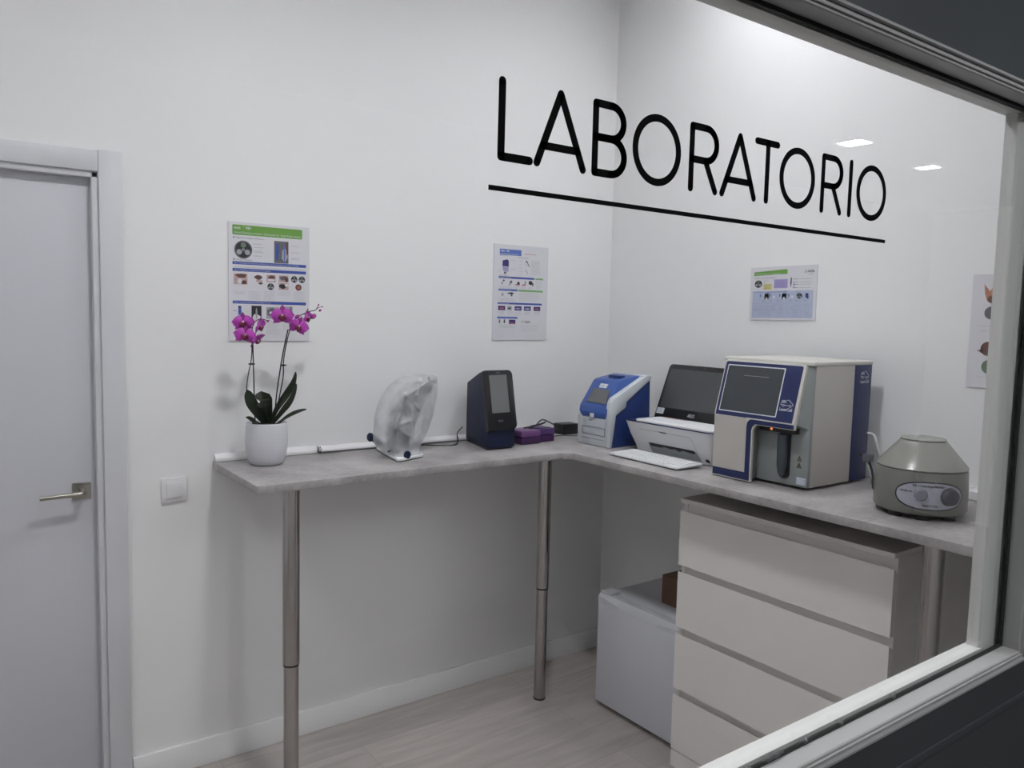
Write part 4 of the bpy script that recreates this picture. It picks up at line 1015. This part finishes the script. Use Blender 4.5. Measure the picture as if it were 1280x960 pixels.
# sampling well
b = MB(); b.box((2.224, 1.502, TZ+.180), (2.250, 1.640, TZ+.198), M_black, .002); b.build('sampling_bar', t)
b = MB(); b.lathe([(.0035, 0), (.0042, .003), (.001, .004)], (2.2235, 1.590, TZ+.189), M_led, 14, axis=(Y, Z, -X)); b.build('orange_light', t)
b = MB(); p = Plane(b, (2.2455, 1.572, TZ+.03), -Y, Z, .006)
b.prism(rrect(0, 0, .042, .148, [.019, .019, .002, .002], 8), lambda u, v, w: p.p(u, v, w), 0, .004, M_black, .001); b.build('sampling_well', t)
M_cone = mat('smoked_plastic', (.045, .06, .075), .25, lin=True)
b = MB(); b.lathe([(.0175, .150), (.018, .11), (.017, .05), (.012, .020), (.004, .012)], (2.232, 1.551, TZ+.026), M_cone, 24); b.build('needle_guard', t)
b = MB(); p = Plane(b, (2.2458, 1.510, TZ), -Y, Z, .0006)
for vv in (.090, .112): p.poly([(.004, vv-.018), (.022, vv-.018), (.013, vv)], M_pk, 1); p.poly([(.0065, vv-.0165), (.0195, vv-.0165), (.013, vv-.004)], M_warn, 2); p.rect(.0122, vv-.014, .0138, vv-.007, M_pk, 3)
p.rect(.006, .018, .040, .042, M_label, 1) ; p.lines(.009, .039, .037, 4, .0052, M_label_w, .0016, 2)
b.build('warning_label', t, smooth=False)

# cables between it and the centrifuge
b = MB()
for k, (pts_, r_, m_) in enumerate((
    ([(2.56, 1.45, TZ+.17), (2.555, 1.425, TZ+.165), (2.55, 1.405, TZ+.12), (2.56, 1.395, TZ+.06), (2.53, 1.39, TZ+.006)], .005, M_cable),
    ([(2.575, 1.452, TZ+.06), (2.572, 1.44, TZ+.03), (2.566, 1.425, TZ+.012), (2.558, 1.40, TZ+.006)], .004, M_cable),)):
    b.tube(smoothpath(pts_, 8), r_, m_, 10)
tag(b.build('white_cable', loc=(2.55, 1.42, TZ)), 'white cables hanging between the large analyzer and the centrifuge', 'cable')
b = MB(); b.tube(smoothpath([(2.53, 1.455, TZ+.10), (2.525, 1.425, TZ+.085), (2.505, 1.395, TZ+.05), (2.47, 1.37, TZ+.012), (2.45, 1.35, TZ+.005)], 8), .004, M_black, 10)
b.box((2.510, 1.410, TZ+.080), (2.540, 1.438, TZ+.105), M_pgd, .004)
tag(b.build('black_cable', loc=(2.54, 1.41, TZ)), 'black cable with plug between the large analyzer and the centrifuge', 'cable')
b = MB(); b.box((2.60, 1.06, TZ+.0005), (2.66, 1.14, TZ+.030), M_trunk, .004)
tag(b.build('small_white_box', loc=(2.63, 1.10, TZ)), 'small white box on the counter behind the centrifuge', 'box')

# ------------------------------------------------------------------ centrifuge
CC = Vector((2.300, 1.134, TZ)); dv = Vector((CC.x, CC.y, 0)).normalized(); rt = Vector((dv.y, -dv.x, 0))
t = thing('centrifuge', 'round grey benchtop centrifuge with two dials at the right end of counter', 'centrifuge', CC)
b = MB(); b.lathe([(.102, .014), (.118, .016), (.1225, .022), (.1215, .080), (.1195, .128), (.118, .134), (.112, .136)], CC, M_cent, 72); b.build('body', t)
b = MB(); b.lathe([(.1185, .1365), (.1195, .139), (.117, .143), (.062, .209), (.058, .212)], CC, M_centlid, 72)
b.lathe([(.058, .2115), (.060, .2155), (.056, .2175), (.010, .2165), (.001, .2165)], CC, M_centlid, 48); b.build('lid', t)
b = MB()
for a in (-.7, .1, .9, 2.5, 3.8): c = CC + (dv*-math.cos(a)+rt*math.sin(a))*.092; b.lathe([(.020, 0), (.020, .016)], c, M_black, 18)
b.lathe([(.098, .006), (.100, .0145)], CC, M_black, 48); b.build('rubber_foot', t)
def cyl(th, z, r): return CC + (dv*-math.cos(th)+rt*math.sin(th))*r + Z*z
def R_at(z): return .1226 - max(0, z-.022)*.028
def oval(mb, cu, cv, a1, a2, bb_, m, off, n=40, rings_=6):
    """egg shaped patch on the cylinder: a1 left half width, a2 right half width in radians"""
    vs = [cyl(cu, cv, R_at(cv)+off)]; fs = []
    for j in range(1, rings_+1):
        s = j/rings_
        for k in range(n):
            c, d = math.cos(2*PI*k/n), math.sin(2*PI*k/n)
            e = .72 if c > 0 else .86
            uu = cu + (a2 if c > 0 else a1)*math.copysign(abs(c)**e, c)*s; z = cv + bb_*math.copysign(abs(d)**.92, d)*s
            vs.append(cyl(uu, z, R_at(z)+off))
    for k in range(n): fs.append((0, 1+k, 1+(k+1) % n))
    for j in range(rings_-1):
        for k in range(n): a = 1+j*n+k; b_ = 1+j*n+(k+1) % n; fs.append((a, a+n, b_+n, b_))
    bv, f = mb.verts_faces(vs, fs, m); bmesh.ops.recalc_face_normals(mb.bm, faces=f)
b = MB(); oval(b, .20, .071, .74, .80, .040, M_pk, .0006); oval(b, .20, .071, .700, .762, .0360, M_panel, .0012); b.build('control_plate', t)
def dial(th, z, r, h_, m, name):
    c = cyl(th, z, R_at(z)+.001); N_ = (dv*-math.cos(th)+rt*math.sin(th)); U_ = Z.cross(N_).normalized()
    bb = MB(); bb.lathe([(r*1.12, 0), (r*1.12, .002), (r, .003), (r*.92, h_), (r*.85, h_+.001)], c, m, 28, axis=(U_, Z, N_)); 
    bb.box((-.0015, -r*.9, h_), (.0015, r*.9, h_+.003), m, 0, 2, Matrix((( *(U_.x, Z.x, N_.x), c.x), (U_.y, Z.y, N_.y, c.y), (U_.z, Z.z, N_.z, c.z), (0,0,0,1))))
    bb.build(name, t)
dial(.02, .074, .0155, .012, M_knob, 'knob'); dial(.62, .072, .0225, .016, M_knobd, 'knob')
# lettering bent round the drum
def ctext(txt, th0, th1, z, size):
    mb = MB(); cu = bpy.data.curves.new('t', 'FONT'); cu.body = txt; cu.size = size; cu.offset = .0002; cu.resolution_u = 2
    ob = bpy.data.objects.new('t', cu); COL.objects.link(ob); me = bpy.data.meshes.new_from_object(ob)
    xs = [q.co.x for q in me.vertices]; x0_, x1_ = min(xs), max(xs)
    for q in me.vertices:
        th = th0+(th1-th0)*(q.co.x-x0_)/(x1_-x0_); zz = z+q.co.y; q.co = cyl(th, zz, R_at(zz)+.0018)
    mb.bm.from_mesh(me); mb._tag(list(mb.bm.faces), M_pk); mb.build('lettering', t, smooth=False)
    bpy.data.objects.remove(ob); bpy.data.curves.remove(cu); bpy.data.meshes.remove(me)
ctext('800-1 Centrifugal Machine', -.16, .50, .0955, .0095)
ctext('Made in China', .06, .38, .042, .0090)
ctext('POWER ON', -.42, -.16, .078, .007)

# ------------------------------------------------------------------ chest of drawers
t = thing('chest_of_drawers', 'white chest of four wide drawers under the right counter', 'chest of drawers', (2.40, 1.52, 0))
HX0, HX1, HY0, HY1, HZ = 2.166, 2.646, 1.124, 1.916, 1.005
b = MB()
for lo, hi in (((HX0+.0195, HY0, 0), (HX1, HY0+.018, HZ-.0165)), ((HX0+.0195, HY1-.018, 0), (HX1, HY1, HZ-.0165)), ((HX1-.008, HY0+.018, .01), (HX1, HY1-.018, HZ-.0165)), ((HX0+.06, HY0+.018, .05), (HX1-.01, HY1-.018, .066))): b.box(lo, hi, M_chest, .0006, 1)
b.box((HX0+.0225, HY0+.018, .0), (HX0+.0245, HY1-.018, HZ-.017), M_chest)
b.build('carcass', t)
MB().box((HX0, HY0, HZ-.016), (HX1, HY1, HZ), M_chest, .001, 1).build('top_panel', t)
MB().box((HX0+.001, HY0, .0), (HX0+.020, HY1, .064), M_chest, .001, 1).build('plinth', t)
zs = [(.068, .276), (.300, .506), (.530, .736), (.760, .960)]
for (za, zb2) in zs:
    b = MB(); prof = [(HX0, za), (HX0, zb2), (HX0+.0185, zb2-.014), (HX0+.0185, za)]
    b.loft([[(x, HY0+.0005, z) for x, z in prof], [(x, HY1-.0005, z) for x, z in prof]], M_chest, bev=.0006, seg=1)
    dw = b.build('drawer', t)
    b = MB(); b.box((HX0+.026, HY0+.024, za+.01), (HX0+.046, HY1-.024, zb2-.03), M_chest); b.build('drawer_box_front', dw)

# ------------------------------------------------------------------ small fridge
t = thing('mini_fridge', 'small white fridge under the counter corner, left of the chest of drawers', 'fridge', (2.44, 2.19, 0))
RX, RY0, RY1, RZ = 2.243, 1.962, 2.416, .492
b = MB(); b.box((RX+.052, RY0+.004, .018), (2.655, RY1-.004, RZ-.004), M_fridge, .004); b.build('cabinet', t)
MB().box((RX+.045, RY0+.010, .03), (RX+.053, RY1-.010, RZ-.02), M_grey_seal).build('door_seal', t)
b = MB(); dp = [(RY1-.002, .022), (RY1, .030), (RY1, .476), (RY1-.006, .484), (RY1-.02, .486), (RY0+.02, .486), (RY0+.006, .484), (RY0, .476), (RY0, .030), (RY0+.002, .022)]
b.box((RX, RY0, .022), (RX+.045, RY1, .452), M_fridge, .006, 3)
n = 12; top_f = []; 
for k in range(n+1):
    s = k/n; y = RY1-(RY1-RY0)*s; top_f.append((y, .478 - .020*math.sin(PI*s)))
for k in range(n):
    (ya, za), (yb, zb2) = top_f[k], top_f[k+1]
    b.verts_faces([(RX+.001, ya, .448), (RX+.001, yb, .448), (RX+.001, yb, zb2), (RX+.001, ya, za), (RX+.014, ya, RZ-.004), (RX+.014, yb, RZ-.004), (RX+.044, yb, RZ-.004), (RX+.044, ya, RZ-.004), (RX+.044, yb, .448), (RX+.044, ya, .448)],
                  [(0,1,2,3), (3,2,5,4), (4,5,6,7), (7,6,8,9)], M_fridge)
b.verts_faces([(RX+.001, RY1, .448), (RX+.001, RY1, .478), (RX+.014, RY1, RZ-.004), (RX+.044, RY1, RZ-.004), (RX+.044, RY1, .448)], [(0,1,2,3,4)], M_fridge)
b.verts_faces([(RX+.001, RY0, .448), (RX+.001, RY0, .478), (RX+.014, RY0, RZ-.004), (RX+.044, RY0, RZ-.004), (RX+.044, RY0, .448)], [(4,3,2,1,0)], M_fridge)
b.build('door', t, angle=30)
b = MB(); b.prism(rrect(RX+.012, RY1-.062, RX+.075, RY1-.004, .008), lambda u, v, w: (u, v, w), RZ-.0035, RZ+.008, M_fridge, .003); b.build('hinge_cap', t)
b = MB()
for x_ in (RX+.08, 2.62):
    for y_ in (RY0+.04, RY1-.04): b.lathe([(.014, 0), (.014, .019)], (x_, y_, 0), M_black, 14)
b.box((RX+.062, RY0+.008, .006), (2.64, RY1-.008, .018), M_black); b.build('foot', t)
t = thing('cardboard_box', 'brown cardboard box on top of the fridge, partly behind the drawers', 'box', (2.45, 2.09, RZ))
b = MB(); b.box((2.385, 1.985, RZ-.003), (2.52, 2.190, RZ+.112), M_cardboard, .001, 1); b.build('carton', t)
b = MB(); b.box((2.384, 1.984, RZ+.1122), (2.452, 2.191, RZ+.114), M_cardboard); b.box((2.4525, 1.984, RZ+.1122), (2.521, 2.191, RZ+.1137), M_cardboard); b.build('top_flap', t)

# ------------------------------------------------------------------ ceiling lights
def light(x, y, z, power, half=.10, lab='', grp=None):
    t = thing('ceiling_light', lab, 'ceiling light', (x, y, z), grp)
    b = MB(); h2 = half+.012; dp_ = .055 if z > 3 else .012  # lab trims made deep to cut light off the upper walls
    for lo, hi in (((x-h2, y-h2, z-dp_), (x+h2, y-half, z)), ((x-h2, y+half, z-dp_), (x+h2, y+h2, z)), ((x-h2, y-half, z-dp_), (x-half, y+half, z)), ((x+half, y-half, z-dp_), (x+h2, y+half, z))): b.box(lo, hi, M_trunk, .002)
    b.build('trim_frame', t)
    me_ = mat('lamp_%g' % power, (.9, .9, .9), .5, emit=(.98, .98, 1), estr=power, lin=True)
    MB().box((x-half, y-half, z-.008), (x+half, y+half, z-.002), me_).build('diffuser', t, smooth=False)
G1 = 'square downlights in the laboratory ceiling'
light(.95, 1.38, WZ, 158, .11, 'square downlight in the lab ceiling, middle one of three', G1)
light(2.24, 1.88, WZ, 66, .11, 'square downlight in the lab ceiling nearest the right wall', G1)
light(-.80, 1.40, WZ, 74, .11, 'square downlight in the lab ceiling near the door', G1)
G2 = 'square downlights in the corridor ceiling'
light(3.97, -1.23, CZ, 75, .066, 'square downlight reflected in the glass above the letters R and I', G2)
light(4.90, -1.31, CZ, 60, .054, 'square downlight reflected in the glass right of the lettering', G2)
light(1.30, -.62, CZ, 190, .085, 'added unseen fill lamp in the corridor ceiling in front of the window', G2)  # added lamp, kept out of view, brightens the window frame and corridor wall

w = bpy.data.worlds.new('world'); SC.world = w; w.use_nodes = True
w.node_tree.nodes['Background'].inputs['Color'].default_value = (.5, .52, .55, 1); w.node_tree.nodes['Background'].inputs['Strength'].default_value = .02
SC.view_settings.view_transform = 'Standard'; SC.view_settings.look = 'None'; SC.view_settings.gamma = 1
SC.view_settings.use_curve_mapping = False; SC.view_settings.exposure = 0.22
